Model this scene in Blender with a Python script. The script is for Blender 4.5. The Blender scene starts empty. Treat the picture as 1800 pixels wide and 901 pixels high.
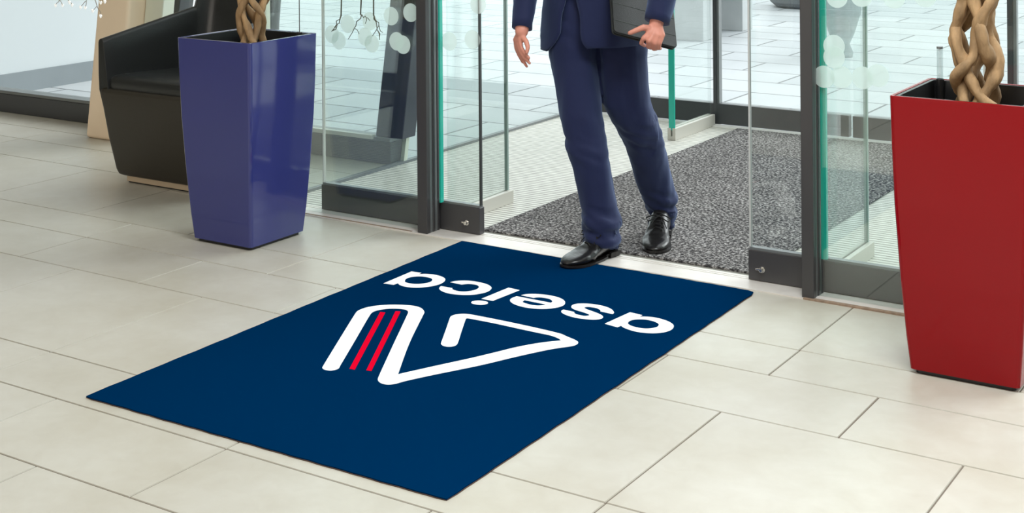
import bpy, bmesh, math, random
from mathutils import Vector, Matrix, noise
random.seed(7)
SC = bpy.context.scene
COL = SC.collection

# ---------------------------------------------------------------- camera, world, lights, exposure
CAM_H = 1.38; YAW = math.radians(32.848); ROLL = 0.0078; FPX = 2496.864; HORIZON_Y = -242.73
FW = Vector((-math.sin(YAW), math.cos(YAW), 0)); RT = Vector((math.cos(YAW), math.sin(YAW), 0)); UP = Vector((0, 0, 1))
cd = bpy.data.cameras.new('camera'); cam = bpy.data.objects.new('camera', cd); COL.objects.link(cam)
cd.sensor_width = 36; cd.lens = FPX / 1800 * 36
cd.shift_x = 0; cd.shift_y = (HORIZON_Y - 450.5) / 1800
cd.clip_start = 0.05; cd.clip_end = 200
cr, sr = math.cos(ROLL), math.sin(ROLL)
xr = RT * cr - UP * sr; yr = UP * cr + RT * sr
M = Matrix((xr, yr, -FW)).transposed().to_4x4(); M.translation = Vector((0, 0, CAM_H))
cam.matrix_world = M
SC.camera = cam

W = bpy.data.worlds.new('world'); SC.world = W; W.use_nodes = True
bg = W.node_tree.nodes['Background']
bg.inputs[0].default_value = (0.93, 0.975, 1.0, 1); bg.inputs[1].default_value = 1.68
SC.view_settings.view_transform = 'Standard'; SC.view_settings.look = 'None'
SC.view_settings.gamma = 1; SC.view_settings.use_curve_mapping = False
SC.view_settings.exposure = 0.0
SC.cycles.transparent_max_bounces = 48; SC.cycles.max_bounces = 10
LAMP_W = 0.74
LAMP_SPOTS = [(-6.4, 2.4, 3, (1, .90, .78)), (-4.0, 3.1, 8, (1, .97, .93)), (-0.9, 2.6, 118, (.93, .975, 1)), (1.2, 2.3, 46, (.93, .975, 1)), (-4.6, -0.9, 6, (1, .91, .80)), (-1.6, -0.2, 26, (.97, .98, 1))]  # unseen ceiling lamps, added and weighted to brighten the floor
CEIL = 3.1
for k, (lx, ly, pw, pc_) in enumerate(LAMP_SPOTS):
    l = bpy.data.lights.new('ceiling_fill_light', 'AREA'); l.shape = 'SQUARE'; l.size = 1.15
    l.energy = LAMP_W * pw; l.color = pc_
    o = bpy.data.objects.new('ceiling_fill_light', l); o.location = (lx, ly, CEIL - 0.07); COL.objects.link(o)

bl = bpy.data.lights.new('back_fill_light', 'AREA'); bl.shape = 'RECTANGLE'; bl.size = 4.6; bl.size_y = 1.5; bl.energy = 98; bl.color = (1.0, 0.92, 0.82)
bo = bpy.data.objects.new('back_fill_light', bl); COL.objects.link(bo); bo.location = (-4.6, -3.9, 1.75)
bo.rotation_euler = Vector((0, -1, 0)).to_track_quat('Z', 'Y').to_euler()             # unseen warm fill, added to brighten the column and chair fronts
sun = bpy.data.lights.new('sun', 'SUN'); sun.energy = 2.2; sun.angle = math.radians(38); sun.color = (0.97, 0.985, 1.0)
so_ = bpy.data.objects.new('sun', sun); COL.objects.link(so_)
so_.rotation_euler = Vector((0.62, 1.0, 0.78)).to_track_quat('Z', 'Y').to_euler()      # hazy daylight from outside, beyond the doors

# ---------------------------------------------------------------- helpers
def s2l(c):
    return tuple((x / 255 / 12.92) if x / 255 <= 0.04045 else ((x / 255 + 0.055) / 1.055) ** 2.4 for x in c)
MATS = {}
def pmat(name, rgb, rough=0.5, metal=0.0, spec=0.5, var=0.0, vscale=8.0, bump=0.0, bscale=60.0, coat=0.0, emis=None, trans=0.0, stretch=(1, 1, 1)):
    m = bpy.data.materials.new(name); m.use_nodes = True; nt = m.node_tree; b = nt.nodes['Principled BSDF']
    c = (*s2l(rgb), 1)
    b.inputs['Base Color'].default_value = c; b.inputs['Roughness'].default_value = rough
    b.inputs['Metallic'].default_value = metal; b.inputs['Specular IOR Level'].default_value = spec
    b.inputs['Coat Weight'].default_value = coat; b.inputs['Coat Roughness'].default_value = 0.05
    b.inputs['Transmission Weight'].default_value = trans
    tc = nt.nodes.new('ShaderNodeTexCoord'); mp = nt.nodes.new('ShaderNodeMapping'); mp.inputs['Scale'].default_value = stretch
    nt.links.new(tc.outputs['Object'], mp.inputs[0])
    if var:
        n = nt.nodes.new('ShaderNodeTexNoise'); n.inputs['Scale'].default_value = vscale; n.inputs['Detail'].default_value = 5
        nt.links.new(mp.outputs[0], n.inputs['Vector'])
        r = nt.nodes.new('ShaderNodeValToRGB'); nt.links.new(n.outputs[0], r.inputs[0])
        r.color_ramp.elements[0].position = 0.3; r.color_ramp.elements[1].position = 0.7
        r.color_ramp.elements[0].color = tuple(x * (1 - var) for x in c[:3]) + (1,)
        r.color_ramp.elements[1].color = tuple(min(1, x * (1 + var)) for x in c[:3]) + (1,)
        nt.links.new(r.outputs[0], b.inputs['Base Color'])
    if bump:
        n = nt.nodes.new('ShaderNodeTexNoise'); n.inputs['Scale'].default_value = bscale; n.inputs['Detail'].default_value = 4
        nt.links.new(mp.outputs[0], n.inputs['Vector'])
        bp = nt.nodes.new('ShaderNodeBump'); bp.inputs['Strength'].default_value = bump; bp.inputs['Distance'].default_value = 0.01
        nt.links.new(n.outputs[0], bp.inputs['Height']); nt.links.new(bp.outputs[0], b.inputs['Normal'])
    if emis:
        b.inputs['Emission Color'].default_value = (*s2l(emis[:3]), 1); b.inputs['Emission Strength'].default_value = emis[3]
    MATS[name] = m
    return m
def glass_mat(name, tint, refl=0.05, rough=0.0):
    m = bpy.data.materials.new(name); m.use_nodes = True; nt = m.node_tree; nt.nodes.clear()
    out = nt.nodes.new('ShaderNodeOutputMaterial'); mix = nt.nodes.new('ShaderNodeMixShader')
    t = nt.nodes.new('ShaderNodeBsdfTransparent'); t.inputs[0].default_value = (*tint, 1)
    g = nt.nodes.new('ShaderNodeBsdfGlossy'); g.inputs['Roughness'].default_value = rough
    lw = nt.nodes.new('ShaderNodeLayerWeight'); lw.inputs[0].default_value = 0.5
    p = nt.nodes.new('ShaderNodeMath'); p.operation = 'POWER'; p.inputs[1].default_value = 4.5
    a = nt.nodes.new('ShaderNodeMath'); a.operation = 'MULTIPLY_ADD'; a.inputs[1].default_value = 0.8; a.inputs[2].default_value = refl; a.use_clamp = True
    L = nt.links.new
    L(lw.outputs['Facing'], p.inputs[0]); L(p.outputs[0], a.inputs[0]); L(a.outputs[0], mix.inputs[0])
    L(t.outputs[0], mix.inputs[1]); L(g.outputs[0], mix.inputs[2]); L(mix.outputs[0], out.inputs[0])
    MATS[name] = m
    return m
def tag(o, label=None, cat=None, group=None, kind=None):
    if label: o['label'] = label
    if cat: o['category'] = cat
    if group: o['group'] = group
    if kind: o['kind'] = kind
    return o
def empty(name, loc=(0, 0, 0), rz=0.0, parent=None):
    o = bpy.data.objects.new(name, None); COL.objects.link(o); o.location = loc; o.rotation_euler.z = rz
    o.empty_display_size = 0.1
    if parent: o.parent = parent
    return o
def link(name, me, mats, parent=None, smooth=False, world=True):
    for mt in (mats if isinstance(mats, (list, tuple)) else [mats]): me.materials.append(mt)
    o = bpy.data.objects.new(name, me); COL.objects.link(o)
    if parent is not None:
        o.parent = parent
        if world:     # vertices were written in world space: undo the parent's placement
            bpy_m = Matrix.Translation(parent_loc(parent)) @ Matrix.Rotation(parent_rz(parent), 4, 'Z')
            me.transform(bpy_m.inverted())
    if smooth:
        for p in me.polygons: p.use_smooth = True
    return o
def parent_loc(o):
    v = Vector(o.location)
    while o.parent: o = o.parent; v = v + Vector(o.location)
    return v
def parent_rz(o):
    return o.rotation_euler.z if o.parent is None else parent_rz(o.parent)
def mk(verts, faces, name='m'):
    me = bpy.data.meshes.new(name); me.from_pydata([tuple(v) for v in verts], [], faces); me.validate()
    bm = bmesh.new(); bm.from_mesh(me); bmesh.ops.recalc_face_normals(bm, faces=bm.faces); bm.to_mesh(me); bm.free()
    return me
class MB:
    def __init__(s): s.v = []; s.f = []; s.mi = []
    def add(s, v, f, mi=0):
        n = len(s.v); s.v += [tuple(a) for a in v]; s.f += [tuple(i + n for i in q) for q in f]; s.mi += [mi] * len(f); return s
    def box(s, x0, x1, y0, y1, z0, z1, mi=0, lean=0.0, zl=0.0):
        v = [(x, y + lean * (z - zl), z) for z in (z0, z1) for x, y in ((x0, y0), (x1, y0), (x1, y1), (x0, y1))]
        return s.add(v, [(0, 3, 2, 1), (4, 5, 6, 7), (0, 1, 5, 4), (1, 2, 6, 5), (2, 3, 7, 6), (3, 0, 4, 7)], mi)
    def tube(s, pts, rad, n=10, mi=0, caps=True, noise_amp=0.0):
        pts = [Vector(p) for p in pts]; m = len(pts)
        if not isinstance(rad, (list, tuple)): rad = [rad] * m
        rings = []; prev = None
        for i, p in enumerate(pts):
            t = (pts[min(i + 1, m - 1)] - pts[max(i - 1, 0)]).normalized()
            if prev is None:
                a = t.orthogonal().normalized()
            else:
                a = (prev - t * prev.dot(t)).normalized()
            prev = a; b = t.cross(a)
            ring = []
            for k in range(n):
                th = 2 * math.pi * k / n; r = rad[i]
                d = a * math.cos(th) + b * math.sin(th)
                if noise_amp: r *= 1 + noise_amp * noise.noise((p + d * r) * 38)
                ring.append(p + d * r)
            rings.append(ring)
        v = [q for r in rings for q in r]; f = []
        for i in range(m - 1):
            for k in range(n):
                f.append((i * n + k, i * n + (k + 1) % n, (i + 1) * n + (k + 1) % n, (i + 1) * n + k))
        if caps: f.append(tuple(reversed(range(n)))); f.append(tuple((m - 1) * n + k for k in range(n)))
        return s.add(v, f, mi)
    def loft(s, rings, mi=0, caps=True):
        n = len(rings[0]); m = len(rings); v = [q for r in rings for q in r]; f = []
        for i in range(m - 1):
            for k in range(n): f.append((i * n + k, i * n + (k + 1) % n, (i + 1) * n + (k + 1) % n, (i + 1) * n + k))
        if caps: f.append(tuple(reversed(range(n))))
        if caps is True: f.append(tuple((m - 1) * n + k for k in range(n)))
        return s.add(v, f, mi)
    def cyl(s, c, r, h, n=20, mi=0, axis='z', r2=None):
        r2 = r if r2 is None else r2; ra = []; c = Vector(c)
        for rr, hh in ((r, 0), (r2, h)):
            ring = []
            for k in range(n):
                a, b = rr * math.cos(2 * math.pi * k / n), rr * math.sin(2 * math.pi * k / n)
                ring.append(c + (Vector((a, b, hh)) if axis == 'z' else Vector((a, -hh, b)) if axis == '-y' else Vector((hh, a, b))))
            ra.append(ring)
        return s.loft(ra, mi)
    def build(s, name, mats, parent=None, smooth=False, bevel=0.0, seg=2, world=True):
        me = mk(s.v, s.f, name)
        if len(me.polygons) == len(s.mi):
            for p, i in zip(me.polygons, s.mi): p.material_index = i
        o = link(name, me, mats, parent, smooth, world)
        if bevel:
            b = o.modifiers.new('bevel', 'BEVEL'); b.width = bevel; b.segments = seg; b.limit_method = 'ANGLE'; b.angle_limit = math.radians(35)
        return o
def bake(o):
    dg = bpy.context.evaluated_depsgraph_get(); dg.update()
    me = bpy.data.meshes.new_from_object(o.evaluated_get(dg)); o.modifiers.clear(); o.data = me
    return o
def remesh(o, voxel, smooth=6, factor=0.5):
    r = o.modifiers.new('remesh', 'REMESH'); r.mode = 'VOXEL'; r.voxel_size = voxel; r.use_smooth_shade = True
    if smooth:
        q = o.modifiers.new('smooth', 'SMOOTH'); q.iterations = smooth; q.factor = factor
    bake(o)
    for p in o.data.polygons: p.use_smooth = True
    return o
def extrude_outline(loops, z0, z1, name, mat, parent, off=(0, 0)):
    """closed outlines (first outer, others holes) -> thin flat solid, via a 2D curve fill"""
    cu = bpy.data.curves.new(name, 'CURVE'); cu.dimensions = '2D'; cu.fill_mode = 'BOTH'; cu.extrude = (z1 - z0) / 2
    for L in loops:
        pts = sample_loop(L)
        sp = cu.splines.new('POLY'); sp.points.add(len(pts) - 1); sp.use_cyclic_u = True
        for q, p in zip(sp.points, pts): q.co = (p[0] + off[0], p[1] + off[1], 0, 1)
    t = bpy.data.objects.new('tmp', cu); COL.objects.link(t)
    dg = bpy.context.evaluated_depsgraph_get(); dg.update()
    me = bpy.data.meshes.new_from_object(t.evaluated_get(dg)); bpy.data.objects.remove(t)
    for v in me.vertices: v.co.z += (z0 + z1) / 2
    me.materials.clear()
    return link(name, me, mat, parent, world=False)
def sample_loop(L, n=5):
    """Catmull-Rom through the points; flag 1 marks a sharp corner"""
    out = []; N = len(L)
    for i in range(N):
        p1 = Vector(L[i][:2]); p2 = Vector(L[(i + 1) % N][:2])
        p0 = p1 - (p2 - p1) * 0.5 if L[i][2] else Vector(L[i - 1][:2])
        p3 = p2 + (p2 - p1) * 0.5 if L[(i + 1) % N][2] else Vector(L[(i + 2) % N][:2])
        # keep tangents short where neighbouring segments differ a lot in length
        d = (p2 - p1).length
        m1 = (p2 - p0); m1 = m1.normalized() * min(m1.length / 2, d) if m1.length else m1
        m2 = (p3 - p1); m2 = m2.normalized() * min(m2.length / 2, d) if m2.length else m2
        if L[i][2]: m1 = (p2 - p1) * 0.8
        if L[(i + 1) % N][2]: m2 = (p2 - p1) * 0.8
        if L[i][2] and L[(i + 1) % N][2]:
            out.append(tuple(p1)); continue
        for k in range(n):
            t = k / n; h1 = 2*t**3 - 3*t*t + 1; h2 = t**3 - 2*t*t + t; h3 = -2*t**3 + 3*t*t; h4 = t**3 - t*t
            q = p1 * h1 + m1 * h2 + p2 * h3 + m2 * h4
            out.append(tuple(q))
    return out

# ---------------------------------------------------------------- measured outlines, in metres
MAT_OUTLINE=[(-0.5451, -0.8827), (0.5971, -0.8736), (0.5775, 0.8526), (-0.5732, 0.8641)]
GLYPHS={'a_end': [[(-0.4927, 0.2997, 1), (-0.4956, 0.4561, 1), (-0.4577, 0.4605, 1), (-0.4564, 0.4418, 1), (-0.4428, 0.4553, 0), (-0.4185, 0.4649, 0), (-0.3908, 0.4655, 0), (-0.3646, 0.4571, 0), (-0.346, 0.4423, 0), (-0.3346, 0.4195, 0), (-0.3306, 0.3906, 0), (-0.3375, 0.3621, 0), (-0.3512, 0.3393, 0), (-0.3704, 0.3199, 0), (-0.3939, 0.3104, 0), (-0.4172, 0.3087, 0), (-0.4369, 0.3142, 0), (-0.4534, 0.3256, 1), (-0.4548, 0.3052, 1)], [(-0.4489, 0.3579, 0), (-0.4592, 0.3764, 0), (-0.4599, 0.3981, 0), (-0.4505, 0.4149, 0), (-0.4343, 0.4268, 0), (-0.4119, 0.4303, 0), (-0.3919, 0.4264, 0), (-0.3799, 0.4158, 0), (-0.3718, 0.3988, 0), (-0.3736, 0.3781, 0), (-0.3851, 0.3603, 0), (-0.401, 0.3487, 0), (-0.4226, 0.3444, 0), (-0.4397, 0.3486, 0)]], 'c': [[(-0.3132, 0.4237, 1), (-0.3083, 0.4405, 0), (-0.2947, 0.4557, 0), (-0.2755, 0.4674, 0), (-0.2494, 0.4734, 0), (-0.2187, 0.4724, 0), (-0.1917, 0.4655, 0), (-0.1679, 0.449, 0), (-0.156, 0.4276, 0), (-0.1525, 0.4005, 0), (-0.1592, 0.3758, 0), (-0.1732, 0.3533, 0), (-0.194, 0.3369, 0), (-0.222, 0.3263, 0), (-0.2526, 0.3235, 0), (-0.2832, 0.333, 0), (-0.3028, 0.3477, 0), (-0.3117, 0.3634, 0), (-0.3139, 0.3736, 1), (-0.2699, 0.3754, 1), (-0.2672, 0.3694, 0), (-0.256, 0.362, 0), (-0.2386, 0.3584, 0), (-0.2203, 0.362, 0), (-0.206, 0.3754, 0), (-0.1971, 0.3969, 0), (-0.1982, 0.4181, 0), (-0.2074, 0.4346, 0), (-0.2219, 0.4441, 0), (-0.2387, 0.4446, 0), (-0.2549, 0.4377, 0), (-0.267, 0.4225, 1)]], 'i': [[(-0.1269, 0.331, 1), (-0.1177, 0.4739, 1), (-0.0729, 0.4698, 1), (-0.0849, 0.333, 1)]], 'dot': [[(-0.1339, 0.2843, 0), (-0.1365, 0.2935, 0), (-0.1333, 0.3035, 0), (-0.1234, 0.3123, 0), (-0.1091, 0.3165, 0), (-0.0952, 0.3151, 0), (-0.0864, 0.3079, 0), (-0.0837, 0.2988, 0), (-0.087, 0.288, 0), (-0.0963, 0.2787, 0), (-0.1124, 0.2751, 0), (-0.1263, 0.2773, 0)]], 'e': [[(-0.04, 0.4271, 1), (-0.0331, 0.4434, 0), (-0.0163, 0.4574, 0), (0.006, 0.4672, 0), (0.0336, 0.4729, 0), (0.0655, 0.4712, 0), (0.0928, 0.4605, 0), (0.1135, 0.4416, 0), (0.1253, 0.4176, 0), (0.1257, 0.394, 0), (0.1154, 0.3702, 0), (0.0973, 0.3505, 0), (0.0727, 0.3371, 0), (0.0436, 0.3307, 0), (0.0115, 0.3331, 0), (-0.0176, 0.3436, 0), (-0.0395, 0.3617, 0), (-0.0488, 0.3832, 0), (-0.0468, 0.411, 1), (0.08, 0.4104, 1), (0.0793, 0.4207, 0), (0.0729, 0.4303, 0), (0.057, 0.4414, 0), (0.0377, 0.4433, 0), (0.0205, 0.4392, 0), (0.0121, 0.4323, 0), (0.0081, 0.4252, 1)], [(-0.0012, 0.376, 0), (-0.004, 0.3906, 1), (0.0756, 0.3881, 1), (0.073, 0.3768, 0), (0.0605, 0.3656, 0), (0.0412, 0.3609, 0), (0.0199, 0.3639, 0), (0.0057, 0.3686, 0)]], 's': [[(0.1489, 0.3733, 1), (0.1892, 0.3703, 1), (0.1926, 0.363, 0), (0.2038, 0.3554, 0), (0.2183, 0.3533, 0), (0.2337, 0.3542, 0), (0.2424, 0.3621, 0), (0.2417, 0.3701, 0), (0.2311, 0.3772, 0), (0.2086, 0.3839, 0), (0.1839, 0.3895, 0), (0.1653, 0.3981, 0), (0.154, 0.4113, 0), (0.1493, 0.4278, 0), (0.155, 0.4437, 0), (0.1695, 0.4561, 0), (0.1915, 0.4651, 0), (0.2192, 0.4687, 0), (0.2484, 0.4646, 0), (0.2742, 0.4516, 0), (0.2935, 0.4307, 0), (0.2972, 0.4202, 0), (0.2973, 0.4143, 1), (0.2534, 0.4173, 1), (0.248, 0.427, 0), (0.2314, 0.4376, 0), (0.2143, 0.4394, 0), (0.2001, 0.436, 0), (0.1936, 0.4285, 0), (0.1953, 0.4208, 0), (0.2076, 0.4135, 0), (0.2306, 0.406, 0), (0.2572, 0.3965, 0), (0.2762, 0.3861, 0), (0.287, 0.3743, 0), (0.2899, 0.3593, 0), (0.2834, 0.3454, 0), (0.2705, 0.3358, 0), (0.2502, 0.33, 0), (0.2238, 0.3256, 0), (0.1952, 0.329, 0), (0.1716, 0.3374, 0), (0.1546, 0.3501, 0), (0.1481, 0.3642, 0)]], 'a_first': [[(0.3213, 0.3226, 1), (0.3346, 0.4567, 1), (0.3794, 0.4518, 1), (0.3787, 0.4345, 1), (0.3933, 0.4435, 0), (0.4151, 0.4509, 0), (0.441, 0.4501, 0), (0.4708, 0.4411, 0), (0.4933, 0.4262, 0), (0.506, 0.4097, 0), (0.5138, 0.3825, 0), (0.5105, 0.3568, 0), (0.499, 0.3357, 0), (0.4799, 0.32, 0), (0.4548, 0.3109, 0), (0.4285, 0.3089, 0), (0.4029, 0.3146, 0), (0.3834, 0.3226, 0), (0.3714, 0.3321, 1), (0.3688, 0.3145, 1)], [(0.3781, 0.3622, 0), (0.3725, 0.3809, 0), (0.3768, 0.3992, 0), (0.3909, 0.4137, 0), (0.4103, 0.4206, 0), (0.4342, 0.4187, 0), (0.4528, 0.4096, 0), (0.4626, 0.3977, 0), (0.4669, 0.3794, 0), (0.4608, 0.362, 0), (0.4459, 0.3473, 0), (0.4256, 0.3429, 0), (0.4014, 0.3457, 0), (0.3856, 0.3538, 0)]], 'emblem': [[(-0.16, -0.394, 0), (-0.2599, -0.2068, 0), (-0.3771, 0.0153, 0), (-0.3852, 0.0409, 0), (-0.382, 0.0737, 0), (-0.3649, 0.1053, 0), (-0.3359, 0.1331, 0), (-0.2975, 0.154, 0), (-0.2625, 0.1629, 0), (-0.2327, 0.1562, 0), (-0.2042, 0.1331, 0), (-0.1911, 0.1109, 0), (-0.101, -0.0637, 0), (-0.04, -0.1752, 0), (0.0513, -0.3327, 1), (0.0955, -0.2367, 0), (0.1471, -0.1294, 0), (0.1768, -0.0603, 0), (0.2092, 0.0171, 0), (0.2477, 0.0826, 0), (0.2867, 0.1282, 1), (0.2705, 0.1393, 0), (0.2391, 0.1489, 0), (0.19, 0.1499, 0), (0.1232, 0.1515, 0), (0.0374, 0.1545, 0), (-0.0468, 0.1524, 0), (-0.0562, 0.1509, 0), (-0.0578, 0.1457, 0), (-0.0053, 0.048, 0), (0.0461, -0.0457, 0), (0.0521, -0.0673, 0), (0.0433, -0.0829, 0), (0.0258, -0.0862, 0), (0.0101, -0.0772, 0), (0.0014, -0.0637, 0), (-0.0481, 0.0267, 0), (-0.1028, 0.1255, 0), (-0.1095, 0.1423, 0), (-0.1061, 0.1624, 0), (-0.0925, 0.1781, 0), (-0.0697, 0.1857, 0), (0.0496, 0.1876, 0), (0.1686, 0.1843, 0), (0.2541, 0.1775, 0), (0.2831, 0.1662, 0), (0.3154, 0.1544, 0), (0.334, 0.1431, 0), (0.3414, 0.1261, 0), (0.3379, 0.1053, 0), (0.2995, 0.0496, 0), (0.2509, -0.0479, 0), (0.2007, -0.1617, 0), (0.1335, -0.2889, 0), (0.098, -0.3625, 0), (0.088, -0.3914, 0), (0.0749, -0.4067, 0), (0.0552, -0.4089, 0), (0.0341, -0.3972, 0), (0.0201, -0.3781, 0), (-0.0954, -0.1676, 0), (-0.2378, 0.0944, 0), (-0.2504, 0.111, 0), (-0.2669, 0.1193, 0), (-0.289, 0.1156, 0), (-0.3123, 0.1026, 0), (-0.3298, 0.0821, 0), (-0.3378, 0.0552, 0), (-0.3295, 0.0263, 0), (-0.2246, -0.1722, 0), (-0.1245, -0.3624, 0), (-0.1135, -0.3847, 0), (-0.1207, -0.4054, 0), (-0.1399, -0.4096, 0), (-0.154, -0.4029, 0)]], 'red1': [[(-0.3185, 0.0608, 1), (-0.3018, 0.065, 1), (-0.0702, -0.3667, 1), (-0.0868, -0.3692, 1)]], 'red2': [[(-0.2828, 0.0912, 1), (-0.2676, 0.0968, 1), (-0.025, -0.3513, 1), (-0.0405, -0.3541, 1)]]}
LEG_R=[(-2.5665, 4.366, 0.7648, 0.0912, 0.1049), (-2.5611, 4.3576, 0.6851, 0.086, 0.0989), (-2.5414, 4.3465, 0.5992, 0.0816, 0.0938), (-2.5159, 4.3272, 0.5036, 0.0761, 0.0837), (-2.4955, 4.3166, 0.4292, 0.0728, 0.0764), (-2.4718, 4.314, 0.3444, 0.0706, 0.0741), (-2.4517, 4.321, 0.2341, 0.0646, 0.071), (-2.4372, 4.3245, 0.1617, 0.0635, 0.073), (-2.4333, 4.321, 0.1232, 0.0674, 0.0809), (-2.4286, 4.3181, 0.0987, 0.0624, 0.0749), (-2.423, 4.3158, 0.0703, 0.0584, 0.073), (-2.4215, 4.3168, 0.0466, 0.0564, 0.0733)]
LEG_L=[(-2.4218, 4.4594, 0.7635, 0.0932, 0.1072), (-2.4197, 4.4607, 0.6824, 0.0882, 0.1014), (-2.4087, 4.4559, 0.5947, 0.086, 0.0989), (-2.4007, 4.4611, 0.5218, 0.086, 0.0946), (-2.3821, 4.485, 0.451, 0.0841, 0.0883), (-2.3726, 4.5268, 0.3841, 0.0744, 0.0781), (-2.3788, 4.5943, 0.2691, 0.067, 0.0704), (-2.3803, 4.641, 0.1854, 0.0634, 0.0697), (-2.3801, 4.6649, 0.139, 0.0626, 0.0751), (-2.3769, 4.6788, 0.1052, 0.0554, 0.0665), (-2.3817, 4.6877, 0.0755, 0.0471, 0.0589), (-2.3864, 4.6965, 0.0437, 0.0409, 0.0512)]
DOTS={'left': [(-3.577, 0.689), (-3.611, 0.711), (-3.531, 0.756), (-3.421, 0.773), (-3.444, 0.712), (-3.411, 0.688), (-3.316, 0.798), (-3.29, 0.704), (-3.26, 0.693), (-3.222, 0.816)], 'leafL': [(-3.088, 0.71), (-2.982, 0.723), (-2.955, 0.855)], 'right': [(-1.56, 0.95), (-1.547, 0.7), (-1.478, 0.703), (-1.378, 0.957), (-1.48, 0.957), (-1.282, 0.966), (-1.603, 0.697), (-1.569, 0.796), (-1.569, 0.761), (-1.429, 0.714)]}
HAND_R=[[(-2.6228, 4.1153, 0.8037), (-2.6263, 4.1131, 0.7686)], [(-2.6226, 4.1036, 0.7698), (-2.6152, 4.1024, 0.7431), (-2.6001, 4.1002, 0.7249), (-2.5861, 4.1033, 0.7099)], [(-2.6329, 4.1088, 0.7647), (-2.6239, 4.1051, 0.7345), (-2.6072, 4.104, 0.7104), (-2.5873, 4.1085, 0.6917)], [(-2.6433, 4.114, 0.7635), (-2.6359, 4.1129, 0.7289), (-2.6192, 4.1117, 0.7028), (-2.6035, 4.1159, 0.678)], [(-2.6536, 4.1193, 0.7662), (-2.6505, 4.1213, 0.7348), (-2.637, 4.1181, 0.7125), (-2.623, 4.1212, 0.6896)], [(-2.616, 4.1079, 0.7815), (-2.5939, 4.0983, 0.7664), (-2.5838, 4.0929, 0.7482), (-2.5845, 4.0865, 0.7314)]]
HAND_L=[[(-2.1588, 4.2245, 0.8342), (-2.1655, 4.2083, 0.8053)], [(-2.1719, 4.1922, 0.8104), (-2.1855, 4.1775, 0.7942), (-2.199, 4.1866, 0.7754), (-2.2314, 4.2729, 0.7561)], [(-2.157, 4.1959, 0.8071), (-2.1652, 4.1787, 0.7859), (-2.18, 4.1989, 0.7639), (-2.2136, 4.2843, 0.7483)], [(-2.1444, 4.204, 0.8032), (-2.1518, 4.1933, 0.7777), (-2.1642, 4.2091, 0.7563), (-2.1991, 4.2937, 0.7443)], [(-2.134, 4.2167, 0.8025), (-2.1398, 4.207, 0.7769), (-2.15, 4.2183, 0.758), (-2.1839, 4.2975, 0.7467)], [(-2.1717, 4.2042, 0.8242), (-2.1853, 4.1776, 0.83), (-2.2043, 4.1653, 0.8207), (-2.2257, 4.1575, 0.8109)]]
FOLDER=[(-2.3567, 4.2872, 1.0788), (-2.2941, 4.1728, 0.8091), (-2.1527, 4.3593, 0.7417), (-2.1772, 4.3792, 1.0395)]
ELBOW_L = (-2.1536, 4.3231, 1.0438)
SHOES = (((-2.4671, 4.1241, 0.0), (-2.4097, 4.3871, 0.0)), ((-2.279, 4.4243, 0.0), (-2.3583, 4.6379, 0.0)))

# ---------------------------------------------------------------- materials
DARK = pmat('anthracite_metal', (62, 61, 62), 0.35, 0.0, 0.5)
DARK2 = pmat('anthracite_rail', (66, 68, 70), 0.3, 0.0, 0.5)
GREYM = pmat('grey_metal', (120, 124, 124), 0.35, 0.3)
ALU = pmat('brushed_aluminium', (205, 203, 196), 0.35, 0.5, var=0.04, vscale=30)
CHAN = pmat('pale_channel', (196, 194, 184), 0.45, 0.2)
WHITEP = pmat('white_paint', (228, 226, 220), 0.6)
EDGE = pmat('green_glass_edge', (40, 176, 156), 0.15, trans=0.0)
GLASS = glass_mat('clear_glass', (0.975, 0.99, 0.985), 0.03)
GLASS_T = glass_mat('green_tint_glass', (0.94, 0.975, 0.965), 0.06)
def frost_mat():
    m = bpy.data.materials.new('frosted_film'); m.use_nodes = True; nt = m.node_tree; nt.nodes.clear(); L = nt.links.new
    out = nt.nodes.new('ShaderNodeOutputMaterial'); a = nt.nodes.new('ShaderNodeMixShader'); c = nt.nodes.new('ShaderNodeMixShader')
    t = nt.nodes.new('ShaderNodeBsdfTransparent'); t.inputs[0].default_value = (.95, .98, .97, 1)
    d = nt.nodes.new('ShaderNodeBsdfDiffuse'); d.inputs[0].default_value = (.86, .93, .90, 1); tr = nt.nodes.new('ShaderNodeBsdfTranslucent'); tr.inputs[0].default_value = (.9, .96, .94, 1)
    a.inputs[0].default_value = .5; L(d.outputs[0], a.inputs[1]); L(tr.outputs[0], a.inputs[2])
    c.inputs[0].default_value = .5; L(t.outputs[0], c.inputs[1]); L(a.outputs[0], c.inputs[2]); L(c.outputs[0], out.inputs[0])
    return m
FROST = frost_mat()
CREAM = pmat('cream_plaster', (248, 226, 198), 0.8, var=0.02, vscale=5)
PALE = pmat('pale_panel', (214, 218, 202), 0.6)
GROUT = pmat('grout', (112, 102, 90), 0.8)
STONE = pmat('sealant', (150, 128, 108), 0.8, var=0.25, vscale=60)

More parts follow.
